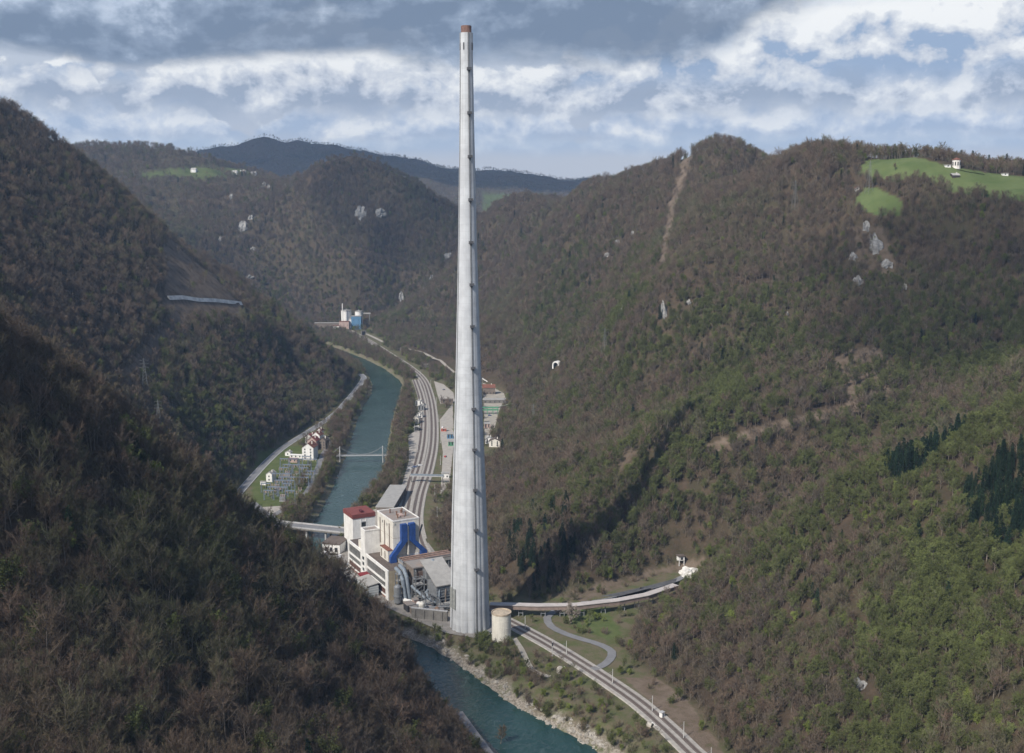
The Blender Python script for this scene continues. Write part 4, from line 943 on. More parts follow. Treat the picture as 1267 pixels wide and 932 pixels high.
o = thing('conveyor_bridge', 'thin conveyor bridge on the right of the silos', 'conveyor', far_spot(452, 408, 2290)); MB().box(-8, 12, -1.2, 1.2, 29, 31.5).build('gallery', M_SHEET, o); MB().box(9, 10, -.5, .5, -4, 29).build('leg', M_STEEL, o)
# small structures along the upper valley tracks
house(527, 455, 7, 6, 5, 0, M_CONC, M_SHEET, 'small grey transformer hut below the hillside road', flat=True, wins=(1, 1), name='transformer_hut', cat='hut')
for px, py, lab in ((450, 415, 'dark tunnel mouth at the upper hillside road'), (499, 436, 'dark tunnel mouth where the hillside road leaves the slope')):
    hx = hit(px, py); o = thing('tunnel_portal', lab, 'tunnel portal', hx, .5); q = MB()
    MB().box(-5, -3.4, -1, 2, -2, 7).box(3.4, 5, -1, 2, -2, 7).box(-5, 5, -1, 2, 7, 8.6).build('arch', M_CONCD, o); MB().box(-3.4, 3.4, .8, 1.2, -2, 7).build('opening', M_DARK, o)
hx = hit(688, 455); o = thing('tunnel_portal', 'pale arched tunnel portal alone on the right hillside', 'tunnel portal', (hx[0], hx[1], hx[2]), -.5)
q = MB(); v = []; n_ = 12
for y_ in (-1.5, 6):
    for r_ in (3.0, 4.6):
        v += [(-r_, y_, -2)] + [(-r_ * math.cos(PI * k / n_), y_, 3 + r_ * math.sin(PI * k / n_)) for k in range(n_ + 1)] + [(r_, y_, -2)]
k_ = n_ + 3; f = []
for i in range(k_ - 1): f += [(i, i + 1, k_ + i + 1, k_ + i), (k_ + i, k_ + i + 1, 3 * k_ + i + 1, 3 * k_ + i), (2 * k_ + i, 3 * k_ + i, 3 * k_ + i + 1, 2 * k_ + i + 1)]
q.add(v, f); q.build('arch', M_WHITE, o); MB().box(-3.2, 3.2, 2, 2.3, -2, 6).build('opening', M_DARK, o); clear([hx[:2], (hx[0] - 6, hx[1] - 14)], 9)

# ------------------------------------------------------------------ substation
def gantry():
    o = thing('switchyard_gantry', 'blue grey steel portal gantry in the rows of the substation', 'gantry', (0, 0, .3), 0, 'gantries of the substation')
    for s in (-4.2, 4.2):
        q = MB()
        for a in (-.35, .35):
            for c in (-.35, .35): q.tube([(s + a * 1.3, c * 1.3, 0), (s + a * .5, c * .5, 9.5)], .11, 4)
        for i in range(6): z = i * 1.5; q.tube([(s - .4, -.4, z), (s + .4, -.4, z + 1.5)], .07, 4).tube([(s + .4, .4, z), (s - .4, .4, z + 1.5)], .07, 4)
        q.build('column', GM, o)
    MB().box(-4.4, 4.4, -.35, .35, 8.4, 9.2).build('crossbeam', GM, o)
    for s in (-2.6, 0, 2.6): MB().lathe([(.16, 6.6), (.3, 6.8), (.16, 7.0), (.3, 7.2), (.16, 7.4), (.3, 7.6), (.12, 8.4)], 8, s, 0).build('insulator', M_ROSE, o)
    return o
GM = mat('galvanised_blue_grey', (.20, .24, .31), .6, .25, .5, metal=.1)
g0 = gantry(); first = True
sub_r = math.radians(-20)
A0 = np.array(G(332, 620)); E1 = np.array(G(378, 577)) - A0; E1 = E1 / np.linalg.norm(E1); E2 = np.array([E1[1], -E1[0]])
SUBP = np.array([G(*q) for q in [(322, 612), (352, 578), (392, 574), (383, 600), (362, 622), (330, 624)]])
rot_s = math.atan2(E2[1], E2[0])
ng = 0
for i in range(12):
    for j in range(-3, 6):
        c_ = A0 + E1 * (i * 12.0 + 2) + E2 * (j * 9.6)
        if not in_poly(np.array([c_[0]]), np.array([c_[1]]), SUBP)[0]: continue
        if R.random() < .3: continue
        (copy_tree(g0, (c_[0], c_[1], .3), rot_s) if ng else None)
        if ng == 0: g0.location = (c_[0], c_[1], .3); g0.rotation_euler = (0, 0, rot_s)
        ng += 1
def breaker():
    o = thing('circuit_breaker', 'small grey switch post with insulators between the gantries', 'switchgear', (0, 0, .3), 0, 'switch posts of the substation')
    MB().box(-.5, .5, -.5, .5, 0, 1.6).build('cabinet', M_STEEL, o)
    for s in (-1.4, 0, 1.4): MB().lathe([(.14, 1.6), (.3, 1.9), (.15, 2.2), (.3, 2.5), (.15, 2.8), (.3, 3.1), (.1, 4.2)], 8, s, 0).build('insulator', M_ROSE, o)
    MB().box(-1.7, 1.7, -.25, .25, 1.2, 1.6).build('base_beam', M_STEEL, o)
    return o
b0 = breaker(); nb_ = 0
for i in range(11):
    for j in range(-3, 6):
        c_ = A0 + E1 * (i * 12.0 + 8) + E2 * (j * 9.6 + 1)
        if not in_poly(np.array([c_[0]]), np.array([c_[1]]), SUBP)[0]: continue
        if R.random() < .3: continue
        if nb_ == 0: b0.location = (c_[0], c_[1], .3); b0.rotation_euler = (0, 0, rot_s)
        else: copy_tree(b0, (c_[0], c_[1], .3), rot_s)
        nb_ += 1
for px, py, lab in ((343, 607, 'grey power transformer nearest the small white house'), (356, 590, 'grey power transformer in the middle of the substation'), (350, 620, 'grey power transformer at the near end of the substation')):
    o = thing('transformer', lab, 'transformer', spot(px, py, .3), rot_s); MB().box(-2.6, 2.6, -1.6, 1.6, .5, 4).build('tank_body', M_STEEL, o); MB().box(-2.4, 2.4, 1.65, 2.6, .8, 3.6).build('radiator', M_DUCT, o)
    MB().box(-2.8, 2.8, -1.8, 1.8, 0, .48).build('base', M_CONC, o)
    for s in (-1.6, 0, 1.6): MB().lathe([(.25, 4), (.35, 4.4), (.2, 4.8), (.35, 5.2), (.1, 6)], 8, s, 0).build('bushing', M_ROSE, o)
    MB().tube([(-2.3, 1.2, 5), (2.3, 1.2, 5)], .5, 10).build('conservator', M_STEEL, o)
clear(list(SUBP) + [SUBP[0]], 4)
# ------------------------------------------------------------------ railway masts, cabinet, underpass
def mast(loc, rot, label, h_=8.8, group='overhead line masts along the railway'):
    o = thing('overhead_line_mast', label, 'mast', loc, rot, group)
    MB().lathe([(.24, 0), (.15, h_)], 8).build('pole', MASTM, o)
    MB().tube([(0, 0, h_ - 1.2), (3.0, 0, h_ - 1.6)], .07, 5).tube([(0, 0, h_ - 2.6), (2.6, 0, h_ - 1.6)], .06, 5).build('cantilever', M_STEEL, o)
    MB().box(-.5, .5, -.5, .5, -.4, .35).build('foundation', M_CONC, o)
    return o
MASTM = mat('pale_steel_pole', (.50, .50, .48), .6, .2, .6)
mpos = []
for px, py, rt, lab in ((649.8, 779, 3.6, 'pale overhead line mast next to the cream tank shadow'), (683.2, 812, .5, 'pale overhead line mast on the river side of the tracks, with a small signal'), (700.8, 811, 3.7, 'pale overhead line mast opposite the mast with the signal'), (757.8, 847, 3.7, 'pale overhead line mast just below the loop road end'),
                       (807, 881, 3.8, 'pale overhead line mast beside the white trackside cabinet'), (845.8, 914, 3.8, 'pale overhead line mast beyond the white trackside cabinet'), (879.5, 947, 3.8, 'pale overhead line mast at the bottom edge of the view')):
    q = G(px, py); o = mast((q[0], q[1], .1), rt, lab); mpos.append(q)
    if rt == .5: MB().box(-.35, .35, -.45, -.2, 6.2, 8.2).build('signal_head', M_DARK, o)
m0 = mast((*G(505, 650), .3), 0, 'thin overhead line mast standing in the railway yard upstream', 9, 'masts in the railway yard')
for px, py in [(541, 640), (509, 625), (538, 612), (545, 575), (508, 590), (517, 560), (545, 548), (513, 535), (543, 522), (521, 482), (540, 500), (533, 478), (512, 464), (520, 466), (497, 450), (486, 445), (470, 434)]:
    copy_tree(m0, (*G(px, py), .3), R.uniform(-.2, .2))
q = G(819, 888); o = thing('trackside_cabinet', 'white trackside cabinet beside the curving railway', 'cabinet', (q[0], q[1], gz_at(*q)), .8)
MB().box(-1.1, 1.1, -.9, .9, 0, 3.0).build('body', M_WHITE, o); MB().box(-1.3, 1.3, -1.1, 1.1, 3.02, 3.25).build('lid', M_CONC, o); MB().box(-.4, .4, -.95, -.85, .3, 2.4).build('door', M_DUCT, o)
for px, py, lab in ((695, 833, 'small pale stone arch underpass beneath the tracks'), (806, 899, 'pale stone drain outlet in the track wall')):
    q = G(px, py); o = thing('underpass' if px < 700 else 'drain_outlet', lab, 'underpass' if px < 700 else 'drain', (q[0], q[1], gz_at(*q) - .5), .65 if px < 700 else .8); s_ = 1.0 if px < 700 else .6
    q = MB(); v = []; n_ = 10
    for y_ in (-.6, 2.2):
        for r_ in (1.5, 2.3):
            v += [(-r_ * s_, y_, -1)] + [(-r_ * s_ * math.cos(PI * k / n_), y_, (1.6 + r_ * math.sin(PI * k / n_)) * s_) for k in range(n_ + 1)] + [(r_ * s_, y_, -1)]
    k_ = n_ + 3; f = []
    for i in range(k_ - 1): f += [(i, i + 1, k_ + i + 1, k_ + i), (k_ + i, k_ + i + 1, 3 * k_ + i + 1, 3 * k_ + i), (2 * k_ + i, 3 * k_ + i, 3 * k_ + i + 1, 2 * k_ + i + 1)]
    q.add(v, f).build('arch', M_STONE, o); MB().box(-1.5 * s_, 1.5 * s_, 1.2, 1.4, -1, 3 * s_).build('opening', M_DARK, o)
    MB().hexa([(2.3 * s_, -3, -1), (2.9 * s_, -3, -1), (2.9 * s_, 1, -1), (2.3 * s_, 1, -1), (2.3 * s_, -3, .6), (2.9 * s_, -3, .6), (2.9 * s_, 1, 3.4 * s_), (2.3 * s_, 1, 3.4 * s_)]).build('wing_wall', M_WHITE, o)
# ------------------------------------------------------------------ vehicles
def van(loc, rot, colm, label, group, size=1.0, name='parked_van', cat='van'):
    o = thing(name, label, cat, loc, rot, group); k = size
    if name == 'parked_van': prof_ = [(-2.7, .4), (2.7, .4), (2.7, 1.1), (2.1, 1.25), (1.5, 2.3), (-2.7, 2.4)]; wd = 1.0
    else: prof_ = [(-2.1, .35), (2.1, .35), (2.1, .85), (1.2, .98), (.6, 1.5), (-1.3, 1.5), (-2.0, .98)]; wd = .86
    n_ = len(prof_); v = [(x, -wd, z) for x, z in prof_] + [(x, wd, z) for x, z in prof_]
    MB().add(v, [tuple(range(n_)), tuple(range(n_, 2 * n_))[::-1]] + [(i, n_ + i, n_ + (i + 1) % n_, (i + 1) % n_) for i in range(n_)]).build('body', colm, o)
    if name == 'parked_van': MB().box(.4, 1.4, -wd - .02, wd + .02, 1.4, 2.1).add([(2.12, -.85, 1.3), (2.12, .85, 1.3), (1.56, .85, 2.24), (1.56, -.85, 2.24)], [(0, 1, 2, 3)]).build('windscreen', M_GLASS, o)
    else: MB().box(-1.2, .5, -wd - .01, wd + .01, 1.02, 1.4).build('windscreen', M_GLASS, o)
    for x in (-1.6, 1.6):
        for y in (-wd, wd): q = MB().tube([(x, y - .1, .38), (x, y + .1, .38)], .38, 10); q.build('wheel', M_DARK, o)
    return o
CW = mat('white_car_paint', (.72, .72, .72), .35, .08, .5); CR = mat('red_car_paint', (.35, .05, .04), .35, .1, .5); CG = mat('grey_car_paint', (.25, .26, .28), .35, .1, .5); CB = mat('blue_car_paint', (.05, .09, .22), .35, .1, .5)
v0 = van((*G(404, 691), .35), .5, CW, 'white van parked in the row beside the low gate house', 'white vans parked by the gate house')
for px, py, r_ in ((408, 692, .45), (412, 692.5, .5), (416, 692, .55), (402, 687, .5), (420, 691, .4)): copy_tree(v0, (*G(px, py), .35), r_)
for px, py, colm, lab, r_ in ((507, 581, CW, 'white car at the river end of the parked row by the tracks', .3), (510, 580, CG, 'grey car in the parked row by the tracks', .3), (513, 579, CB, 'dark blue car in the parked row by the tracks', .35), (516.5, 578, CG, 'grey car second from the overpass end of the row', .3), (520, 577, CW, 'white car at the track end of the parked row', .3),
                              (548, 530, CW, 'white car parked on the right goods yard', 1.2), (551, 566, CR, 'red car parked on the right goods yard strip', 1.4), (549, 483, CG, 'grey car alone on the upper gravel yard', .8), (606, 515, CB, 'dark blue car below the green pipe rack', .1), (430, 700, CG, 'grey car before the gridded facade', -1.0), (612, 787, CW, 'white car parked beside the cream tank', .1), (603, 784, CG, 'grey car parked at the chimney foot', .2)):
    q = G(px, py); van((q[0], q[1], .36), r_, colm, lab, 'parked cars in the valley', name='parked_car', cat='car')
# ------------------------------------------------------------------ things on the hills
hx = hit(1183, 208); cpz = thing('chapel', 'round white chapel with low tiled roof on the green meadow', 'chapel', hx)
MB().lathe([(4.3, -1.5), (4.3, 8.2)], 10).build('wall', mat('chapel_plaster', (.70, .66, .62), .8, .12, .4), cpz); MB().lathe([(5.0, 8.22), (4.9, 8.6), (1.2, 10.2), (.2, 10.6)], 10).build('roof', M_TILE, cpz)
for k in (5, 6, 7, 8): t_ = 2 * PI * (k + .5) / 10; MB().box(4.08 * math.cos(t_) - .5, 4.08 * math.cos(t_) + .5, 4.08 * math.sin(t_) - .5, 4.08 * math.sin(t_) + .5, 2.4, 6).build('window', M_GLASS, cpz)
house(1173, 208, 6, 4, 2.4, 0, M_WHITE, M_SHEET, 'low white shed left of the chapel', flat=True, wins=(1, 1), name='shed', cat='shed', z=1)
house(1183, 222, 8, 6, 2.6, 10, M_BARKD, M_SHEET, 'open hay shed with pale roof on the meadow below the chapel', 2, ridge='x', wins=(1, 2), name='hay_shed', cat='shed', z=1)
house(1244, 218, 6, 4, 2.2, 0, M_WHITE, M_SHEET, 'white hut at the wood edge right of the chapel', flat=True, wins=(1, 1), name='hut', cat='hut', z=1)
house(1061, 236, 4, 4, 2.6, 0, M_WHITE, M_TILE, 'tiny white hut at the left edge of the small meadow', 1.2, wins=(1, 1), name='hut', cat='hut', z=1)
fp = [hit(px, py) for px, py in ((1184, 210), (1195, 212.5), (1207, 215), (1218, 217))]
lay('field_track', fp, 3, .3, M_GRAVEL, drape=True, clr=4)
for px, py, lab in ((239, 213, 'far white house on the edge of the high meadow'), (290, 216, 'far farm building in the middle of the high village'), (300, 215.5, 'far long barn in the high village'), (313, 217, 'far house at the right end of the high village')):
    hx = hit(px, py, 2000); house(px, py, 14, 9, 6, R.uniform(-20, 20), M_WHITE, M_SHEET, lab, 4, ridge='x', wins=(1, 3), loc=hx)
pts = [hit(px, py) for px, py in ((208, 369), (225, 370), (245, 371.5), (265, 372.5), (283, 374), (298, 376))]
rw2 = thing('retaining_wall', 'long whitish stone retaining wall high on the left hillside', 'wall', pts[0]); q = MB()
for a, b_ in zip(pts, pts[1:]):
    d = (Vector(b_) - Vector(a)).to_2d().normalized(); n_ = Vector((d.y, -d.x)) * .8; zz = []
    A = [a[0] - pts[0][0], a[1] - pts[0][1]]; B = [b_[0] - pts[0][0], b_[1] - pts[0][1]]; za, zb = a[2] - pts[0][2], b_[2] - pts[0][2]
    q.hexa([(A[0] - n_.x, A[1] - n_.y, za - 3), (A[0] + n_.x * 3.5, A[1] + n_.y * 3.5, za - 2), (B[0] + n_.x * 3.5, B[1] + n_.y * 3.5, zb - 2), (B[0] - n_.x, B[1] - n_.y, zb - 3), (A[0] - n_.x, A[1] - n_.y, za + 2.6), (A[0] + n_.x, A[1] + n_.y, za + 2.6), (B[0] + n_.x, B[1] + n_.y, zb + 2.6), (B[0] - n_.x, B[1] - n_.y, zb + 2.6)])
q.build('wall', mat('patchy_white_stone', (.74, .71, .66), .95, .35, .12), rw2)
clear([p_[:2] for p_ in pts], 9); clear([(p_[0] + 4, p_[1] - 16) for p_ in pts], 15)
PYL = mat('dull_galvanised', (.20, .21, .21), .7, .3, .5)
def pylon(px, py, h_, label):
    hx = hit(px, py); o = thing('lattice_pylon', label, 'pylon', hx, R.uniform(0, 1)); q = MB(); b_ = h_ * .09
    for sx_ in (-1, 1):
        for sy_ in (-1, 1): q.tube([(sx_ * b_, sy_ * b_, -1), (sx_ * b_ * .3, sy_ * b_ * .3, h_ * .7), (0, 0, h_)], .12, 4)
    for i in range(8):
        z0, z1 = h_ * .7 * i / 8, h_ * .7 * (i + 1) / 8; w0, w1 = b_ * (1 - .7 * i / 8), b_ * (1 - .7 * (i + 1) / 8)
        for s_ in (-1, 1): q.tube([(-w0, s_ * w0, z0), (w1, s_ * w1, z1)],   .06, 4).tube([(s_ * w0, w0, z0), (s_ * w1, -w1, z1)], .06, 4)
    q.build('mast', PYL, o); q = MB()
    for z in (.72, .82, .92): q.tube([(-h_ * .13, 0, h_ * z), (0, 0, h_ * (z + .03)), (h_ * .13, 0, h_ * z)], .10, 4)
    q.build('crossarm', PYL, o); clear([hx[:2], (hx[0] + .1, hx[1])], 6)
for a in ((660, 527, 24, 'lattice pylon low on the hillside right of the chimney'), (983, 264, 34, 'lattice pylon high on the right hill'), (180, 486, 32, 'lattice pylon in the wood of the left hillside'), (197, 534, 28, 'lattice pylon just behind the dark left slope'), (1075, 240, 34, 'lattice pylon beside the small meadow'), (855, 201, 26, 'lattice pylon on the ridge above the cleared strip'), (748, 442, 32, 'lattice pylon halfway up the right hillside'), (360, 235, 40, 'lattice pylon on the far hill shoulder')): pylon(*a)
rk = []
for i, (px, py, wpx, hpx, lab) in enumerate([(300, 284, 12, 17, 'largest pale crag on the far wooded hill'), (286, 247, 5, 8, 'thin pale crag near the top of the far wooded hill'), (272, 297, 5, 7, 'low left pale crag on the far wooded hill'), (310, 273, 7, 8, 'small pale crag right of the largest crag'), (313, 312, 6, 5, 'pale crag below the largest crag'), (326, 232, 5, 9, 'left pale cliff below the high village'), (332, 234, 4, 8, 'right pale cliff below the high village'),
        (446, 268, 14, 16, 'grey crag on the rounded middle hill'), (470, 270, 12, 10, 'wide grey crag on the rounded middle hill'), (555, 320, 11, 9, 'bright crag left of the chimney at the hill edge'), (534, 350, 7, 14, 'upper crag on the slope left of the chimney'), (526, 362, 6, 9, 'lower crag on the slope left of the chimney'), (496, 370, 7, 14, 'crag at the lower end of the slope above the factory'),
        (772, 388, 9, 15, 'left one of two pale crags on the right hillside'), (823, 392, 7, 26, 'tall narrow right one of two pale crags on the right hillside'), (853, 377, 6, 7, 'small crag up from the two pale crags'), (765, 303, 8, 8, 'upper crag in the pale streak of the right hill'), (752, 318, 7, 7, 'lower crag in the pale streak of the right hill'), (783, 290, 4, 6, 'smallest crag in the pale streak of the right hill'),
        (1073, 286, 8, 15, 'topmost crag below the small meadow'), (1086, 312, 15, 30, 'largest crag below the small meadow'), (1063, 352, 12, 15, 'lower crag below the small meadow'), (1056, 322, 9, 12, 'left crag below the small meadow'), (1098, 332, 14, 12, 'right crag below the small meadow'), (1120, 358, 5, 9, 'bluish crag right of the others below the meadow'), (1064, 855, 18, 20, 'grey rock showing through trees on the near right slope'), (308, 346, 10, 5, 'white rock at the left hill edge'), (975, 392, 4, 6, 'small pale rock in the middle of the right hill')]):
    hx = hit(px, py); k = hx[1] / F
    o = rock('crag', wpx * k * .5, 4 + wpx * k * .2, hpx * k * .6, None, 20 + i).build('rock_outcrop', M_ROCK); o.location = (hx[0], hx[1] + 2.5, hx[2] - .5); o.rotation_euler = (-.5, R.uniform(-.15, .15), 0)
    tag(o, lab, 'rock', 'pale crags on the wooded hills'); clear([(hx[0], hx[1]), (hx[0], hx[1] - 9)], wpx * k * .35 + 2)
# boulders on the shore
nbl = 0
def rock_mesh(i): return rock('b', 1, .8, .6, None, 60 + i).mesh('boulder')
BM_ = [rock_mesh(i) for i in range(5)]
for me_ in BM_: me_.materials.append(mat('shore_rock', (.40, .37, .32), .95, .35, .5, bump=.5))
for i in range(140):
    k = R.random(); pts = RIV_R[2:8]; j = min(int(k * 5), 4); f_ = k * 5 - j
    q = G(pts[j][0] * (1 - f_) + pts[j + 1][0] * f_ + R.uniform(-3, 14), pts[j][1] * (1 - f_) + pts[j + 1][1] * f_ - R.uniform(-2, 7), WZ)
    zz = gz_at(*q)
    if zz < WZ - 1.2 or zz > -.8: continue
    o = bpy.data.objects.new('shore_boulder', BM_[i % 5]); COL.objects.link(o); s_ = R.choice((.5, .7, .9, 1.2, 1.7)); o.scale = (s_ * R.uniform(.8, 1.4), s_, s_ * R.uniform(.7, 1.2)); o.location = (q[0], q[1], zz + .1 * s_); o.rotation_euler = (0, 0, R.uniform(0, 6))
    tag(o, 'pale boulder on the stony right bank of the river', 'boulder', 'boulders on the stony river bank')
# ================================================================== TREES
def tri_mesh(name, parts, mats_):
    V, T, MI = [], [], []; o = 0
    for i, (v, t) in enumerate(parts):
        V.append(v); T.append(t + o); MI.append(np.full(len(t), i, np.int32)); o += len(v)
    me = np_mesh(name, np.concatenate(V), np.concatenate(T)); 
    for mm in mats_: me.materials.append(mm)
    me.polygons.foreach_set('material_index', np.concatenate(MI)); me.update()
    return me
def quads_to_tris(mb):
    T = []
    for f in mb.f:
        for i in range(1, len(f) - 1): T.append((f[0], f[i], f[i + 1]))
    return np.array(mb.v, float), np.array(T, int)
def needles(rs, P, Dv, L, w):
    """thin two-sided slivers from P along Dv"""
    Dv = Dv / (np.linalg.norm(Dv, axis=1)[:, None] + 1e-9)
    a = rs.normal(size=P.shape); a = np.cross(Dv, a); a /= np.linalg.norm(a, axis=1)[:, None] + 1e-9
    n = len(P); w = np.broadcast_to(w, n)[:, None]; L = np.broadcast_to(L, n)[:, None]
    v = np.stack([P - a * w, P + a * w, P + Dv * L], 1).reshape(-1, 3)
    return v, np.arange(n * 3).reshape(n, 3)
def leaves(rs, P, s):
    n = len(P); a = rs.normal(size=(n, 3)); a /= np.linalg.norm(a, axis=1)[:, None]; b = np.cross(a, rs.normal(size=(n, 3))); b /= np.linalg.norm(b, axis=1)[:, None] + 1e-9
    s = (s * rs.uniform(.5, 1.4, n))[:, None]
    v = np.stack([P - a * s - b * s * .6, P + a * s - b * s * .5, P + b * s], 1).reshape(-1, 3)
    return v, np.arange(n * 3).reshape(n, 3)
def broadleaf(seed, h=15.0, spread=1.0, twigs=16, leaf=0.0, low=.32, lm=None):
    rs = np.random.RandomState(seed); mb = MB()
    lean = rs.normal(size=2) * .5
    def tp(k): return np.array([lean[0] * k + .25 * math.sin(3 * k + seed), lean[1] * k + .25 * math.cos(2.5 * k + seed), h * .82 * k])
    mb.tube([tp(k) for k in (0, .25, .5, .75, 1)], [.24, .19, .15, .10, .04], 6)
    tips, dirs = [], []
    nl = 9 + rs.randint(3); a0 = rs.rand() * 6
    for i in range(nl):
        k = low + (1 - low) * (i / nl) ** .9; b0 = tp(k); az = a0 + i * 2.4 + rs.normal() * .3
        up = .55 + .9 * k; L = h * .33 * spread * (1.12 - .62 * max(0, k - .35)) * rs.uniform(.75, 1.2)
        d = np.array([math.cos(az), math.sin(az), up]); d /= np.linalg.norm(d)
        p1 = b0 + d * L * .5; d2 = d + np.array([0, 0, .25]); d2 /= np.linalg.norm(d2); p2 = p1 + d2 * L * .5
        mb.tube([b0, p1, p2], [.10, .065, .02], 4)
        for j in range(7):
            kk = .25 + .75 * j / 6; q = b0 + (p1 - b0) * min(1, kk * 2) + (p2 - p1) * max(0, kk * 2 - 1)
            e = d2 + rs.normal(size=3) * .6; e[2] += .2; e /= np.linalg.norm(e); l2 = L * .34 * rs.uniform(.6, 1.2)
            mb.tube([q, q + e * l2], [.035, .012], 3, cap=False)
            tips.append((q, e, l2))
    for j in range(6):
        q = tp(.8 + .2 * rs.rand()); e = rs.normal(size=3) * .6; e[2] = 1; e /= np.linalg.norm(e); tips.append((q, e, h * .13))
    P, Dv = [], []
    for q, e, l2 in tips:
        k = rs.uniform(.15, 1.1, twigs)[:, None]; P.append(q + e * l2 * k + rs.normal(size=(twigs, 3)) * .12)
        dd = e + rs.normal(size=(twigs, 3)) * .62; dd[:, 2] += .25; Dv.append(dd)
    P = np.concatenate(P); Dv = np.concatenate(Dv)
    tw = needles(rs, P, Dv, rs.uniform(.8, 1.9, len(P)), rs.uniform(.022, .05, len(P)))
    if leaf:
        k = rs.rand(len(P)) < leaf; Dn = Dv / np.linalg.norm(Dv, axis=1)[:, None]
        LP = np.concatenate([P[k] + Dn[k] * rs.uniform(.2, 1.2, k.sum())[:, None] + rs.normal(size=(k.sum(), 3)) * .25, P[k] + Dn[k] * rs.uniform(.6, 1.5, k.sum())[:, None]])
        lv = leaves(rs, LP, .23)
        v = np.concatenate([tw[0], lv[0]]); t = np.concatenate([tw[1], lv[1] + len(tw[0])]); tw = (v, t)
    return quads_to_tris(mb), tw
def conifer(seed, h=19.0):
    rs = np.random.RandomState(seed); mb = MB(); mb.tube([(0, 0, 0), (0, 0, h * .6), (0, 0, h)], [.28, .16, .03], 6)
    P, Dv, L, w_ = [], [], [], []
    for i in range(30):
        k = .07 + .93 * i / 30; z = h * k; R_ = h * .17 * (1 - k) ** .8 + .3; n = 9 if k < .8 else 6
        for j in range(n):
            az = rs.rand() * 6.28; l = R_ * rs.uniform(.7, 1.15); d = np.array([math.cos(az), math.sin(az), -.18 + .5 * k]); 
            for q in range(9):
                f_ = .15 + .85 * q / 9; b0 = np.array([0, 0, z]) + d * l * f_; b0[2] -= .3 * l * f_ * f_
                e = d + rs.normal(size=3) * .55; e[2] -= .25; P.append(b0); Dv.append(e); L.append(rs.uniform(.55, 1.2)); w_.append(.13)
    return quads_to_tris(mb), needles(rs, np.array(P), np.array(Dv), np.array(L), np.array(w_))
def shrub(seed, h=3.6, leaf=.5):
    rs = np.random.RandomState(seed); mb = MB(); P, Dv = [], []
    for i in range(11):
        az = rs.rand() * 6.28; s = rs.uniform(.15, .65); top = np.array([math.cos(az) * s * h, math.sin(az) * s * h, h * rs.uniform(.6, 1.0)]); b0 = np.array([math.cos(az) * .25, math.sin(az) * .25, -.3])
        mb.tube([b0, (b0 + top) / 2 + [0, 0, .25], top], [.05, .035, .012], 4)
        k = rs.uniform(.25, 1.05, 34)[:, None]; P.append(b0 + (top - b0) * k + rs.normal(size=(34, 3)) * .2); dd = (top - b0) / h + rs.normal(size=(34, 3)) * .6; dd[:, 2] += .3; Dv.append(dd)
    P = np.concatenate(P); Dv = np.concatenate(Dv); tw = needles(rs, P, Dv, rs.uniform(.5, 1.1, len(P)), rs.uniform(.02, .045, len(P)))
    if leaf:
        k = rs.rand(len(P)) < leaf; LP = P[k] + rs.normal(size=(k.sum(), 3)) * .4; lv = leaves(rs, LP, .2); tw = (np.concatenate([tw[0], lv[0]]), np.concatenate([tw[1], lv[1] + len(tw[0])]))
    return quads_to_tris(mb), tw
SPEC = []      # kind, name, trunk geometry, crown geometry, bark, crown material
for s in range(4): SPEC.append(('bare_tree', *broadleaf(11 + s, 15, [1.15, 1.35, 1.0, 1.2][s]), M_BARK, M_TWIG))
for s in range(2): SPEC.append(('budding_tree', *broadleaf(31 + s, 14, 1.05, 16, .36), M_BARK, M_BUD))
for s in range(2): SPEC.append(('conifer', *conifer(41 + s), M_BARKD, M_CONIFER))
for s in range(2): SPEC.append(('fresh_green_tree', *broadleaf(51 + s, 9, 1.2, 14, .9, .15), M_BARK, M_LIME))
for s in range(2): SPEC.append(('riverside_shrub', *shrub(61 + s, 3.8, .25), M_BARK, M_TWIG))
SPEC.append(('riverside_shrub', *shrub(64, 3.4, .8), M_BARK, M_BUD))
NB = len(SPEC)
PR_TR = [tri_mesh('trunk', [sp[1]], [sp[3]]) for sp in SPEC]
PR_CR = [tri_mesh('crown', [sp[2]], [sp[4]]) for sp in SPEC]
PR_ALL = [tri_mesh('tree_mesh', [sp[1], sp[2]], [sp[3], sp[4]]) for sp in SPEC]
# ------------------------------------------------------------------ where the trees stand
def scatter(r0, r1, spc, a0=-33, a1=33):
    a0, a1 = math.radians(a0), math.radians(a1); n = int((a1 - a0) * (r1 * r1 - r0 * r0) / 2 / (spc * spc))
    a = RS.uniform(a0, a1, n); r = np.sqrt(RS.uniform(r0 * r0, r1 * r1, n)); return r * np.sin(a), r * np.cos(a)
def kept_clear(x, y):
    bad = np.zeros(x.shape, bool)
    for P, w_ in EXC:
        lo = P.min(0) - w_; hi = P.max(0) + w_
        k = np.where((x > lo[0]) & (x < hi[0]) & (y > lo[1]) & (y < hi[1]))[0]
        if len(k): bad[k] |= seg_dist(x[k], y[k], P, False) < w_
    for P in PADS: bad |= in_poly(x, y, P)
    return bad
CONI = [([(1092, 590), (1108, 555), (1140, 545), (1165, 518), (1192, 512), (1194, 540), (1150, 578), (1122, 600), (1100, 603)], 560, 760, .9), ([(1193, 625), (1200, 588), (1225, 588), (1250, 565), (1300, 575), (1300, 640), (1235, 700), (1198, 655)], 520, 740, .75),
        ([(640, 600), (690, 620), (715, 640), (712, 725), (690, 742), (645, 744), (628, 690)], 690, 800, .4), ([(990, 760), (1010, 720), (1020, 760)], 450, 650, .3), ([(240, 510), (290, 480), (300, 540), (250, 560)], 900, 1250, .1)]
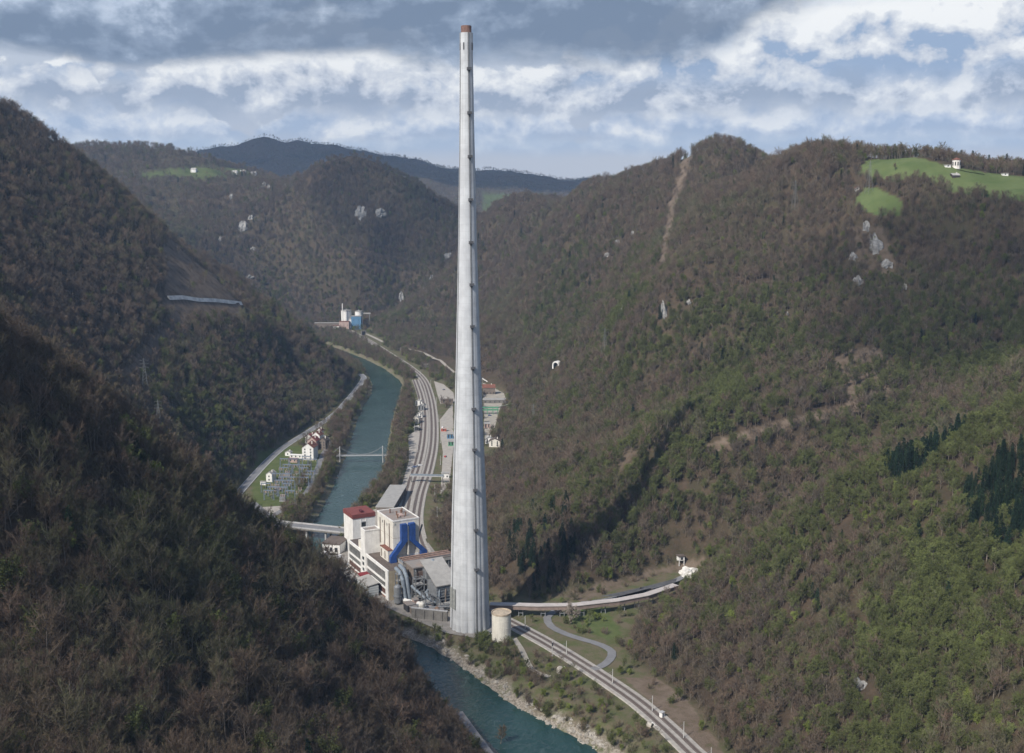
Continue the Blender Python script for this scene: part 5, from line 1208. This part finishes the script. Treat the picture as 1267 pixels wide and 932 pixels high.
def species(x, y, z, D):
    n = len(x); px, py = proj(x, y, z); u = RS.rand(n); s = RS.randint(0, 4, n)
    gn = fbm(x / 60 + 7, y / 60, 3)
    right_near = sst(60, 160, x) * (1 - sst(640, 760, y)); mid_right = sst(-20, 120, x) * sst(690, 760, y) * (1 - sst(150, 230, z)); left_low = (1 - sst(-120, -60, x)) * sst(800, 900, y) * (1 - sst(60, 160, z))
    pg = .07 + .86 * right_near + .68 * mid_right + .38 * left_low
    k = u < pg * (.35 + .9 * sst(.3, .58, gn)); s[k] = 4 + RS.randint(0, 2, k.sum())
    k = RS.rand(n) < .003 + .008 * sst(.5, .62, gn) * (y > 900); s[k] = 6 + RS.randint(0, 2, k.sum())
    k = (RS.rand(n) < .015 + .05 * right_near); s[k] = 8 + RS.randint(0, 2, k.sum())
    for poly, a, b_, pr in CONI:
        k = in_poly(px, py, np.array(poly, float)) & (y > a) & (y < b_) & (RS.rand(n) < pr); s[k] = 6 + RS.randint(0, 2, k.sum())
    return s
PX_, PY_, SC_, SP_ = [], [], [], []
for r0, r1, spc, sc in ((170, 720, 3.4, 1.0), (720, 1300, 3.7, .95), (1300, 2700, 4.6, 1.0), (2700, 3800, 7, 1.1), (3800, 6300, 11, .75)):
    x, y = scatter(r0, r1, spc, *((-44, 44) if r0 < 720 else (-37, 37) if r0 < 1300 else (-34, 34))); z = terrain(x, y); D = sdf(x, y, FLOOR); Rv = sdf(x, y, RIVER)
    mw, gs_, scar = cover(x, y, z)
    ok = (D > 2) & (Rv > 3) & ~kept_clear(x, y) & (mw < .5) & (RS.rand(len(x)) > gs_ * 1.1) & (RS.rand(len(x)) > scar * .97)
    dens = fbm(x / 45 + 9, y / 45, 3); e_ = 3.0; gxx = (terrain(x + e_, y) - z) / e_; gyy = (terrain(x, y + e_) - z) / e_; slp = np.sqrt(1 + gxx ** 2 + gyy ** 2)
    ok &= RS.rand(len(x)) < .62 * slp * (.8 + .6 * sst(.3, .6, dens))
    x, y, z, D = x[ok], y[ok], z[ok], D[ok]
    sp = species(x, y, z, D); sz = sc * RS.uniform(.5, 1.0, len(x)) * (.8 + .55 * fbm(x / 70 + 31, y / 70, 2)) * np.where(RS.rand(len(x)) < .08, 1.3, 1) * (.72 + .28 * sst(0, 25, D))
    if r0 < 720: k_ = (x < 20) & (y < 640) & (D > 25); sz = np.where(k_, sz * 1.28, sz); keep = ~k_ | (RS.rand(len(x)) < .55); x, y, z, D, sp, sz = x[keep], y[keep], z[keep], D[keep], sp[keep], sz[keep]
    if r0 < 720: sz = np.where(x > 55, sz * .84, sz)
    if r0 < 1300: sz *= np.where((y > 1000) & (x > 150), .8, 1)
    PX_.append(np.stack([x, y, z], 1)); SC_.append(sz); SP_.append(sp)
# wood edge behind the meadow
x = RS.uniform(420, 760, 620); y = RS.uniform(1240, 1330, 620); z = terrain(x, y); px, py = proj(x, y, z); k = (px > 1085) & ~kept_clear(x, y)
PX_.append(np.stack([x, y, z], 1)[k]); SC_.append(RS.uniform(.7, 1.2, k.sum())); SP_.append(np.where(RS.rand(k.sum()) < .06, 6, np.where(RS.rand(k.sum()) < .25, 4, RS.randint(0, 4, k.sum()))))
# riverbanks and the rough ground on the valley floor
x, y = scatter(430, 2300, 3.4, -26, 26); D = sdf(x, y, FLOOR); k = D < 3; x, y, D = x[k], y[k], D[k]; Rv = sdf(x, y, RIVER); px, py = proj(x, y, np.zeros(len(x)))
lot = in_poly(px, py, np.array([(645, 800), (700, 830), (760, 870), (820, 940), (900, 1100), (700, 1000), (600, 850), (540, 800), (560, 785), (620, 800)], float))
spt = in_poly(px, py, np.array([(520, 625), (600, 570), (640, 580), (640, 742), (590, 733)], float)) | (y > 1150) & (Rv > 22)
pk = np.where((Rv > 3.5) & (Rv < 27), np.where(Rv > 6, .8, .45), 0); pk = np.where(lot & (Rv > 7), .42, pk); lot2 = in_poly(px, py, np.array([(462, 752), (500, 764), (552, 786), (596, 793), (640, 792), (640, 832), (585, 838), (545, 812), (500, 792), (455, 768)], float)); pk = np.where(lot2 & (Rv > 5), .6, pk); pk = np.where(spt & (Rv > 0), np.maximum(pk, .22), pk)
pk = np.where((y < 760) & (x > -20) & (Rv > 24) & ~lot & ~lot2, .15, pk)
ok = (RS.rand(len(x)) < pk) & ~kept_clear(x, y); x, y, Rv, lot = x[ok], y[ok], Rv[ok], lot[ok]; z = terrain(x, y); n = len(x); u = RS.rand(n)
sp = np.where(u < .50, RS.randint(10, 13, n), np.where(u < .74, RS.randint(0, 4, n), np.where(u < .88, RS.randint(4, 6, n), RS.randint(8, 10, n))))
sz = np.where(sp >= 10, RS.uniform(.8, 1.5, n), RS.uniform(.35, .62, n)) * np.where(y > 850, 1.5, 1)
k = (y > 850) & (sp >= 10) & (RS.rand(n) < .5); sp[k] = RS.randint(0, 4, k.sum()); sz[k] = RS.uniform(.55, .95, k.sum())
PX_.append(np.stack([x, y, z], 1)); SC_.append(sz); SP_.append(sp)
TP = np.concatenate(PX_); TS = np.concatenate(SC_); TK = np.concatenate(SP_); TR_ = RS.uniform(0, 6.283, len(TP))
# ------------------------------------------------------------------ which of them the photograph shows largest: a coarse depth map of the canopy decides what is in view
px, py = proj(TP[:, 0], TP[:, 1], TP[:, 2] + 8 * TS); dist = np.linalg.norm(TP - [0, 0, H], axis=1)
inv = (px > -5) & (px < 1272) & (py > 20) & (py < 945)
gpx, gpy = proj(gx, gy, gz + 5 * (1 - sst(-4, 12, -gD))); gd = np.sqrt(gx ** 2 + gy ** 2 + (gz - H) ** 2)
BW = 14.0; zb = np.full((80, 110), 1e9); k = (gpx > 0) & (gpx < 1500) & (gpy > 0) & (gpy < 1100) & (gx ** 2 + gy ** 2 > 150 ** 2)
np.minimum.at(zb, ((gpy[k] / BW).astype(int), (gpx[k] / BW).astype(int)), gd[k])
zz = np.full(len(TP), 1e9); zz[inv] = zb[(np.clip(py[inv], 0, 1100) / BW).astype(int), (np.clip(px[inv], 0, 1500) / BW).astype(int)]
vis = inv & (dist < zz * 1.09 + 12)
LAB = {'bare_tree': ('bare grey brown tree in the near deciduous woods', 'tree', 'bare trees of the near woods'), 'budding_tree': ('olive green budding tree in the near woods', 'tree', 'budding trees of the near woods'),
       'conifer': ('dark green conifer among the bare woods', 'conifer', 'dark conifers in the woods'), 'fresh_green_tree': ('bright yellow green young tree in fresh leaf', 'tree', 'young trees in fresh leaf'), 'riverside_shrub': ('low twiggy shrub by the river and railway', 'shrub', 'shrubs by the river and railway')}
KIND = np.array([[k for k in LAB].index(SPEC[s][0]) for s in TK]); solo = np.zeros(len(TP), bool); protos = {}
for ki, kind in enumerate(LAB):
    c = np.where((KIND == ki) & vis)[0]
    if not len(c): continue
    ap = TS[c] * (1 if kind != 'riverside_shrub' else .3) / dist[c]; c = c[np.argsort(-ap)][:300]; solo[c] = True
    near = kind
    for i in c:
        s = int(TK[i]); lab, cat, grp = LAB[kind]
        if kind == 'bare_tree': lab, grp = ('bare brown tree on the shadowed near left slope', 'bare trees of the near left slope') if TP[i, 0] < 30 else ('bare grey brown tree on the near right slope', 'bare trees of the near right slope')
        elif kind == 'budding_tree': lab, grp = ('olive green budding tree on the near right slope', 'budding trees of the near right slope') if TP[i, 0] > 60 and TP[i, 1] < 700 else ('olive green budding tree in the left and middle woods', 'budding trees of the middle woods')
        if s not in protos:
            o = bpy.data.objects.new(kind, None); COL.objects.link(o); link('trunk', PR_TR[s], parent=o); link('crown', PR_CR[s], parent=o); protos[s] = o
        else: o = copy_tree(protos[s])
        o.location = TP[i] - [0, 0, .2]; o.scale = (float(TS[i]),) * 3; o.rotation_euler = (0, 0, float(TR_[i])); tag(o, lab, cat, grp)
# the rest of the wood: one mass, laid out by points
k = ~solo
me = bpy.data.meshes.new('forest'); me.vertices.add(int(k.sum())); me.vertices.foreach_set('co', (TP[k] - [0, 0, .2]).astype(np.float32).ravel())
for an, v, ty in (('size', TS[k].astype(np.float32), 'FLOAT'), ('turn', TR_[k].astype(np.float32), 'FLOAT'), ('sort', TK[k].astype(np.int32), 'INT')):
    a = me.attributes.new(an, ty, 'POINT'); a.data.foreach_set('value', v)
forest = link('forest', me); forest['kind'] = 'stuff'
ng_ = bpy.data.node_groups.new('wood_layout', 'GeometryNodeTree'); ng_.interface.new_socket('Geometry', in_out='INPUT', socket_type='NodeSocketGeometry'); ng_.interface.new_socket('Geometry', in_out='OUTPUT', socket_type='NodeSocketGeometry')
gi = ng_.nodes.new('NodeGroupInput'); go = ng_.nodes.new('NodeGroupOutput'); jn = ng_.nodes.new('GeometryNodeJoinGeometry')
def named(n, t):
    a = ng_.nodes.new('GeometryNodeInputNamedAttribute'); a.data_type = t; a.inputs[0].default_value = n; return a.outputs[0]
srt, siz, trn = named('sort', 'INT'), named('size', 'FLOAT'), named('turn', 'FLOAT')
cmb = ng_.nodes.new('ShaderNodeCombineXYZ'); ng_.links.new(trn, cmb.inputs[2])
for s in range(NB):
    po = bpy.data.objects.new('tree_model', PR_ALL[s])
    oi = ng_.nodes.new('GeometryNodeObjectInfo'); oi.inputs['Object'].default_value = po; oi.inputs['As Instance'].default_value = True
    cp_ = ng_.nodes.new('FunctionNodeCompare'); cp_.data_type = 'INT'; cp_.operation = 'EQUAL'; ng_.links.new(srt, cp_.inputs[2]); cp_.inputs[3].default_value = s
    ip = ng_.nodes.new('GeometryNodeInstanceOnPoints'); ng_.links.new(gi.outputs[0], ip.inputs['Points']); ng_.links.new(cp_.outputs[0], ip.inputs['Selection']); ng_.links.new(oi.outputs['Geometry'], ip.inputs['Instance'])
    er = ng_.nodes.new('FunctionNodeEulerToRotation'); ng_.links.new(cmb.outputs[0], er.inputs[0]); ng_.links.new(er.outputs[0], ip.inputs['Rotation']); ng_.links.new(siz, ip.inputs['Scale']); ng_.links.new(ip.outputs[0], jn.inputs[0])
ng_.links.new(jn.outputs[0], go.inputs[0])
mod = forest.modifiers.new('wood_layout', 'NODES'); mod.node_group = ng_
# single trees the photograph picks out
def single(name, parts, bm_, cm_, hx, sc, label, cat='tree', rot=0.0, z=0):
    o = bpy.data.objects.new(name, None); COL.objects.link(o); link('trunk', tri_mesh('trunk', [parts[0]], [bm_]), parent=o); link('crown', tri_mesh('crown', [parts[1]], [cm_]), parent=o)
    o.location = hx; o.scale = (sc,) * 3; o.rotation_euler = (0, 0, rot); tag(o, label, cat); return o
q = G(707, 771); single('blossom_tree', broadleaf(71, 11, 1.35, 22, .8, .12), M_BARK, M_BLOSSOM, (*q, gz_at(*q)), 1.05, 'pale pink grey blossoming tree beside the conveyor gallery')
q = G(691, 762); single('blossom_tree', broadleaf(72, 9, 1.2, 20, .4, .12), M_BARKD, M_BLOSSOM, (*q, gz_at(*q)), .8, 'smaller dull blossoming tree left of the large blossoming one')
q = G(449, 682); single('evergreen_tree', broadleaf(73, 11, 1.1, 18, .9, .1), M_BARKD, M_CONIFER, (*q, .3), 1.2, 'dark evergreen tree before the red roofed block')
q = G(599, 803); single('fresh_green_tree', broadleaf(74, 10, 1.2, 20, .9, .1), M_BARK, M_LIME, (*q, gz_at(*q)), 1.0, 'yellow green tree below the cream tank')
hx = hit(1193, 203); single('conifer', conifer(75, 15), M_BARKD, M_CONIFER, (hx[0], hx[1] + 25, gz_at(hx[0], hx[1] + 25)), .95, 'lone dark conifer standing behind the chapel', 'conifer')
for px, py, sc, lab in ((1064, 199, 1.15, 'tall bare tree on the meadow skyline, leftmost one'), (1078, 199, .9, 'smaller bare tree on the meadow skyline')):
    hx = hit(px, py); single('bare_tree', broadleaf(76 + px % 3, 15, .8), M_BARK, M_TWIG, hx, sc, lab)
hx = hit(1108, 213); single('bare_tree', broadleaf(79, 9, 1.1), M_BARKD, M_TWIG, hx, .8, 'dark bushy tree inside the big meadow')
q = G(627, 916, WZ); single('bare_tree', broadleaf(80, 13, .8), M_BARK, M_TWIG, (q[0] - 3, q[1] - 4, gz_at(q[0] - 3, q[1] - 4)), 1.0, 'single bare tree on the left bank in front of the river')
print('trees', len(TP), 'singles', int(solo.sum()))
# ------------------------------------------------------------------ light, sky, air, camera
AZ, EL = math.radians(219), math.radians(42.5)          # where the sun stands: behind and left of the viewpoint
sdir = Vector((math.sin(AZ) * math.cos(EL), math.cos(AZ) * math.cos(EL), math.sin(EL)))
sl = bpy.data.lights.new('sun', 'SUN'); sl.energy = 4.2; sl.angle = math.radians(.53); sl.color = (1, .945, .87)
so = bpy.data.objects.new('sun', sl); COL.objects.link(so); so.rotation_euler = (-sdir).to_track_quat('-Z', 'Y').to_euler()
so.location = sdir * 3000
w = bpy.data.worlds.new('World'); SC.world = w; w.use_nodes = True
nt = w.node_tree; nt.nodes.clear()
out = nt.nodes.new('ShaderNodeOutputWorld')
sky = nt.nodes.new('ShaderNodeTexSky'); sky.sky_type = 'NISHITA'; sky.sun_disc = False
sky.sun_elevation = EL; sky.sun_rotation = AZ; sky.altitude = 300; sky.air_density = 1.0; sky.dust_density = 1.5
bg = nt.nodes.new('ShaderNodeBackground'); nt.links.new(sky.outputs[0], bg.inputs[0]); bg.inputs[1].default_value = .105
tc = nt.nodes.new('ShaderNodeTexCoord'); sx = nt.nodes.new('ShaderNodeSeparateXYZ'); nt.links.new(tc.outputs['Generated'], sx.inputs[0])
a = math_n(nt, 'ARCTAN2', sx.outputs[0], sx.outputs[1]); e = math_n(nt, 'ARCSINE', sx.outputs[2])
def vec(ka, ke, da=0.0, de=0.0):
    n = nt.nodes.new('ShaderNodeCombineXYZ')
    nt.links.new(math_n(nt, 'MULTIPLY', math_n(nt, 'ADD', a, da), ka), n.inputs[0])
    nt.links.new(math_n(nt, 'MULTIPLY', math_n(nt, 'ADD', e, de), ke), n.inputs[1])
    return n.outputs[0]
def direction(px, py):
    x, y, z = ray(px, py); return math.atan2(x, y), math.asin(z / math.sqrt(x * x + y * y + z * z))
M_ = lambda op, *v: math_n(nt, op, *v)
billow = noise(nt, vec(19, 25), 1.0, 9, .60, .15)               # shared cauliflower detail
billow2 = noise(nt, vec(19, 25, .009, -.014), 1.0, 9, .60, .15)
relief = M_('SUBTRACT', billow, billow2)                        # lit from the upper left
wisp = noise(nt, vec(5, 26, .3, .1), 1.0, 7, .55, .4)
cc = ramp(nt, M_('ADD', e, M_('MULTIPLY', M_('SUBTRACT', wisp, .5), .06)), [(0.0, (.52, .53, .55)), (.05, (.48, .50, .54)), (.085, (.42, .455, .51)), (.12, (.47, .51, .57)), (.17, (.38, .45, .56)), (.3, (.30, .40, .56))])
def bumps(lst):
    o = None
    for px, hw, am in lst:
        a0 = direction(px, 150)[0]; u = M_('DIVIDE', M_('SUBTRACT', a, a0), hw / F); g = M_('MULTIPLY', M_('POWER', 2.718, M_('MULTIPLY', M_('MULTIPLY', u, u), -1.0)), am)
        o = g if o is None else M_('ADD', o, g)
    return o
def layer(cc, base_py, h_px, freq, seed, bias, lst, top, mid, low, edge=.10, soft=.22, rag=.5):
    """a bank of cumulus: flat dark base at one height, tops of uneven height that catch the light"""
    e0 = direction(633, base_py)[1]; hh = h_px / F
    T = noise(nt, vec(freq, freq * .6, seed, seed * .7), 1.0, 4, .55)
    T = M_('ADD', M_('MULTIPLY', M_('SUBTRACT', T, .5), 2.6), bias)
    if lst: T = M_('ADD', T, bumps(lst))
    v = M_('DIVIDE', M_('SUBTRACT', e, e0), hh)
    dn = M_('MULTIPLY', M_('SUBTRACT', billow, .5), 1.25)
    d = M_('SUBTRACT', M_('ADD', T, dn), v)
    mask = M_('MULTIPLY', smooth(nt, d, 0, edge), smooth(nt, M_('ADD', v, M_('MULTIPLY', dn, rag)), -soft, soft))
    lit = M_('ADD', M_('ADD', M_('MULTIPLY', v, .95), M_('MULTIPLY', relief, 4.0)), M_('MULTIPLY', M_('SUBTRACT', 1.0, d), .09))
    col = ramp(nt, lit, [(0.0, low), (.32, mid), (.62, tuple((p + q) / 2 for p, q in zip(mid, top))), (.85, top)])
    return mixc(nt, mask, cc, col)
W1, MID, LOW = (.80, .80, .78), (.51, .54, .59), (.30, .345, .42)
cc = layer(cc, 190, 26, 9, 3.1, .8, [(900, 150, .35), (640, 80, .3), (1120, 120, .3), (330, 60, -.3)], (.60, .64, .68), (.48, .54, .62), (.40, .47, .57), .3, .35)
cc = layer(cc, 174, 46, 8, 7.7, .75, [(88, 34, .9), (215, 32, .55), (500, 80, .35), (630, 60, .3), (930, 110, .45), (1110, 120, .45), (150, 22, -.6), (300, 40, -.2)], W1, (.50, .55, .63), (.36, .43, .54), .14, .3)
cc = layer(cc, 140, 74, 5, 12.3, .95, [(440, 100, .62), (862, 90, .85), (720, 60, .25), (1050, 100, .5), (200, 110, -.3), (560, 28, -.3)], W1, MID, LOW)
cc = layer(cc, 104, 78, 5, 19.9, .65, [(1050, 110, .95), (1220, 90, .7), (960, 40, .2), (300, 260, -.9), (650, 90, -.5)], W1, MID, (.27, .35, .48))
# the overcast deck along the top: dark ragged underside, thinner and paler higher up
dk = noise(nt, vec(4.2, 13, 5.5, .4), 1.0, 6, .55, .3)
e_lo = M_('ADD', direction(633, 66)[1], M_('MULTIPLY', bumps([(150, 240, .020), (480, 140, .004), (800, 160, .012), (1060, 140, -.040), (1250, 90, -.035)]), -1.0))
m_ = smooth(nt, M_('ADD', M_('SUBTRACT', e, e_lo), M_('ADD', M_('MULTIPLY', M_('SUBTRACT', dk, .5), .075), M_('MULTIPLY', M_('SUBTRACT', billow, .5), .02))), -.006, .016)
dc = ramp(nt, M_('ADD', M_('ADD', M_('MULTIPLY', M_('SUBTRACT', e, .125), 5.5), M_('MULTIPLY', M_('SUBTRACT', dk, .5), 2.6)), M_('MULTIPLY', relief, 1.6)), [(0.0, (.125, .165, .23)), (.25, (.21, .26, .34)), (.5, (.40, .46, .55)), (.8, (.58, .62, .68))])
cc = mixc(nt, M_('MULTIPLY', m_, .95), cc, dc)
cb = nt.nodes.new('ShaderNodeBackground'); nt.links.new(cc, cb.inputs[0]); cb.inputs[1].default_value = 1.0
mx = nt.nodes.new('ShaderNodeMixShader'); nt.links.new(smooth(nt, e, .24, .5), mx.inputs[0])
nt.links.new(cb.outputs[0], mx.inputs[1]); nt.links.new(bg.outputs[0], mx.inputs[2]); nt.links.new(mx.outputs[0], out.inputs[0])

hb = MB().box(-7300, 7300, -500, 9400, float(gz.min()) - 1.0, max(float(gz.max()) + 30, 380))
m = bpy.data.materials.new('air'); m.use_nodes = True; nt = m.node_tree; nt.nodes.clear()
out = nt.nodes.new('ShaderNodeOutputMaterial'); pv = nt.nodes.new('ShaderNodeVolumePrincipled')
pv.inputs['Color'].default_value = (.44, .66, 1.0, 1); pv.inputs['Density'].default_value = HAZE; pv.inputs['Anisotropy'].default_value = .1
nt.links.new(pv.outputs[0], out.inputs['Volume'])
hz_ = hb.build('haze', m); hz_['kind'] = 'stuff'

# thin unseen clouds, added to shade some of the slopes; they stand over and behind the viewpoint, above the haze
mc = bpy.data.materials.new('shade_cloud_vapour'); mc.use_nodes = True; nt = mc.node_tree; nt.nodes.clear()
out = nt.nodes.new('ShaderNodeOutputMaterial'); df = nt.nodes.new('ShaderNodeBsdfDiffuse'); df.inputs[0].default_value = (.85, .86, .88, 1); tr_ = nt.nodes.new('ShaderNodeBsdfTransparent'); mx = nt.nodes.new('ShaderNodeMixShader'); mx.inputs[0].default_value = .27
nt.links.new(tr_.outputs[0], mx.inputs[1]); nt.links.new(df.outputs[0], mx.inputs[2]); nt.links.new(mx.outputs[0], out.inputs[0])
dense = mc.copy(); dense.node_tree.nodes['Mix Shader'].inputs[0].default_value = .24
thick = mc.copy(); thick.node_tree.nodes['Mix Shader'].inputs[0].default_value = .6
for i, (c_, a_, b2, rz) in enumerate([((-215, 340, 130), 150, 215, .25), ((440, 1020, 200), 170, 170, .3), ((-900, 5400, 500), 2300, 900, 0), ((-210, 2620, 200), 170, 210, 0)]):
    k = rock('shade_cloud', a_, b2, 60 + .1 * a_, None, 200 + i).build('shade_cloud', mc, smooth=True); k.location = Vector(c_) + sdir * 5200; k.rotation_euler = (0, 0, rz); k['kind'] = 'stuff'
    if i == 0: k.data.materials[0] = dense
    if i == 2: k.data.materials[0] = thick
cam = bpy.data.cameras.new('camera'); co = bpy.data.objects.new('camera', cam); COL.objects.link(co)
co.location = (0, 0, H); co.rotation_euler = (PI / 2 - PITCH, 0, 0)
cam.sensor_width = 36; cam.sensor_fit = 'HORIZONTAL'; cam.lens = F / 1267 * 36
cam.clip_start = 1; cam.clip_end = 30000
SC.camera = co
SC.view_settings.view_transform = 'Standard'; SC.view_settings.look = 'None'; SC.view_settings.exposure = .42; SC.view_settings.gamma = 1; SC.view_settings.use_curve_mapping = False
SC.cycles.use_denoising = True; SC.cycles.max_bounces = 5; SC.cycles.diffuse_bounces = 2; SC.cycles.glossy_bounces = 2; SC.cycles.transmission_bounces = 2; SC.cycles.volume_bounces = 0; SC.cycles.transparent_max_bounces = 6
SC.render.use_persistent_data = False
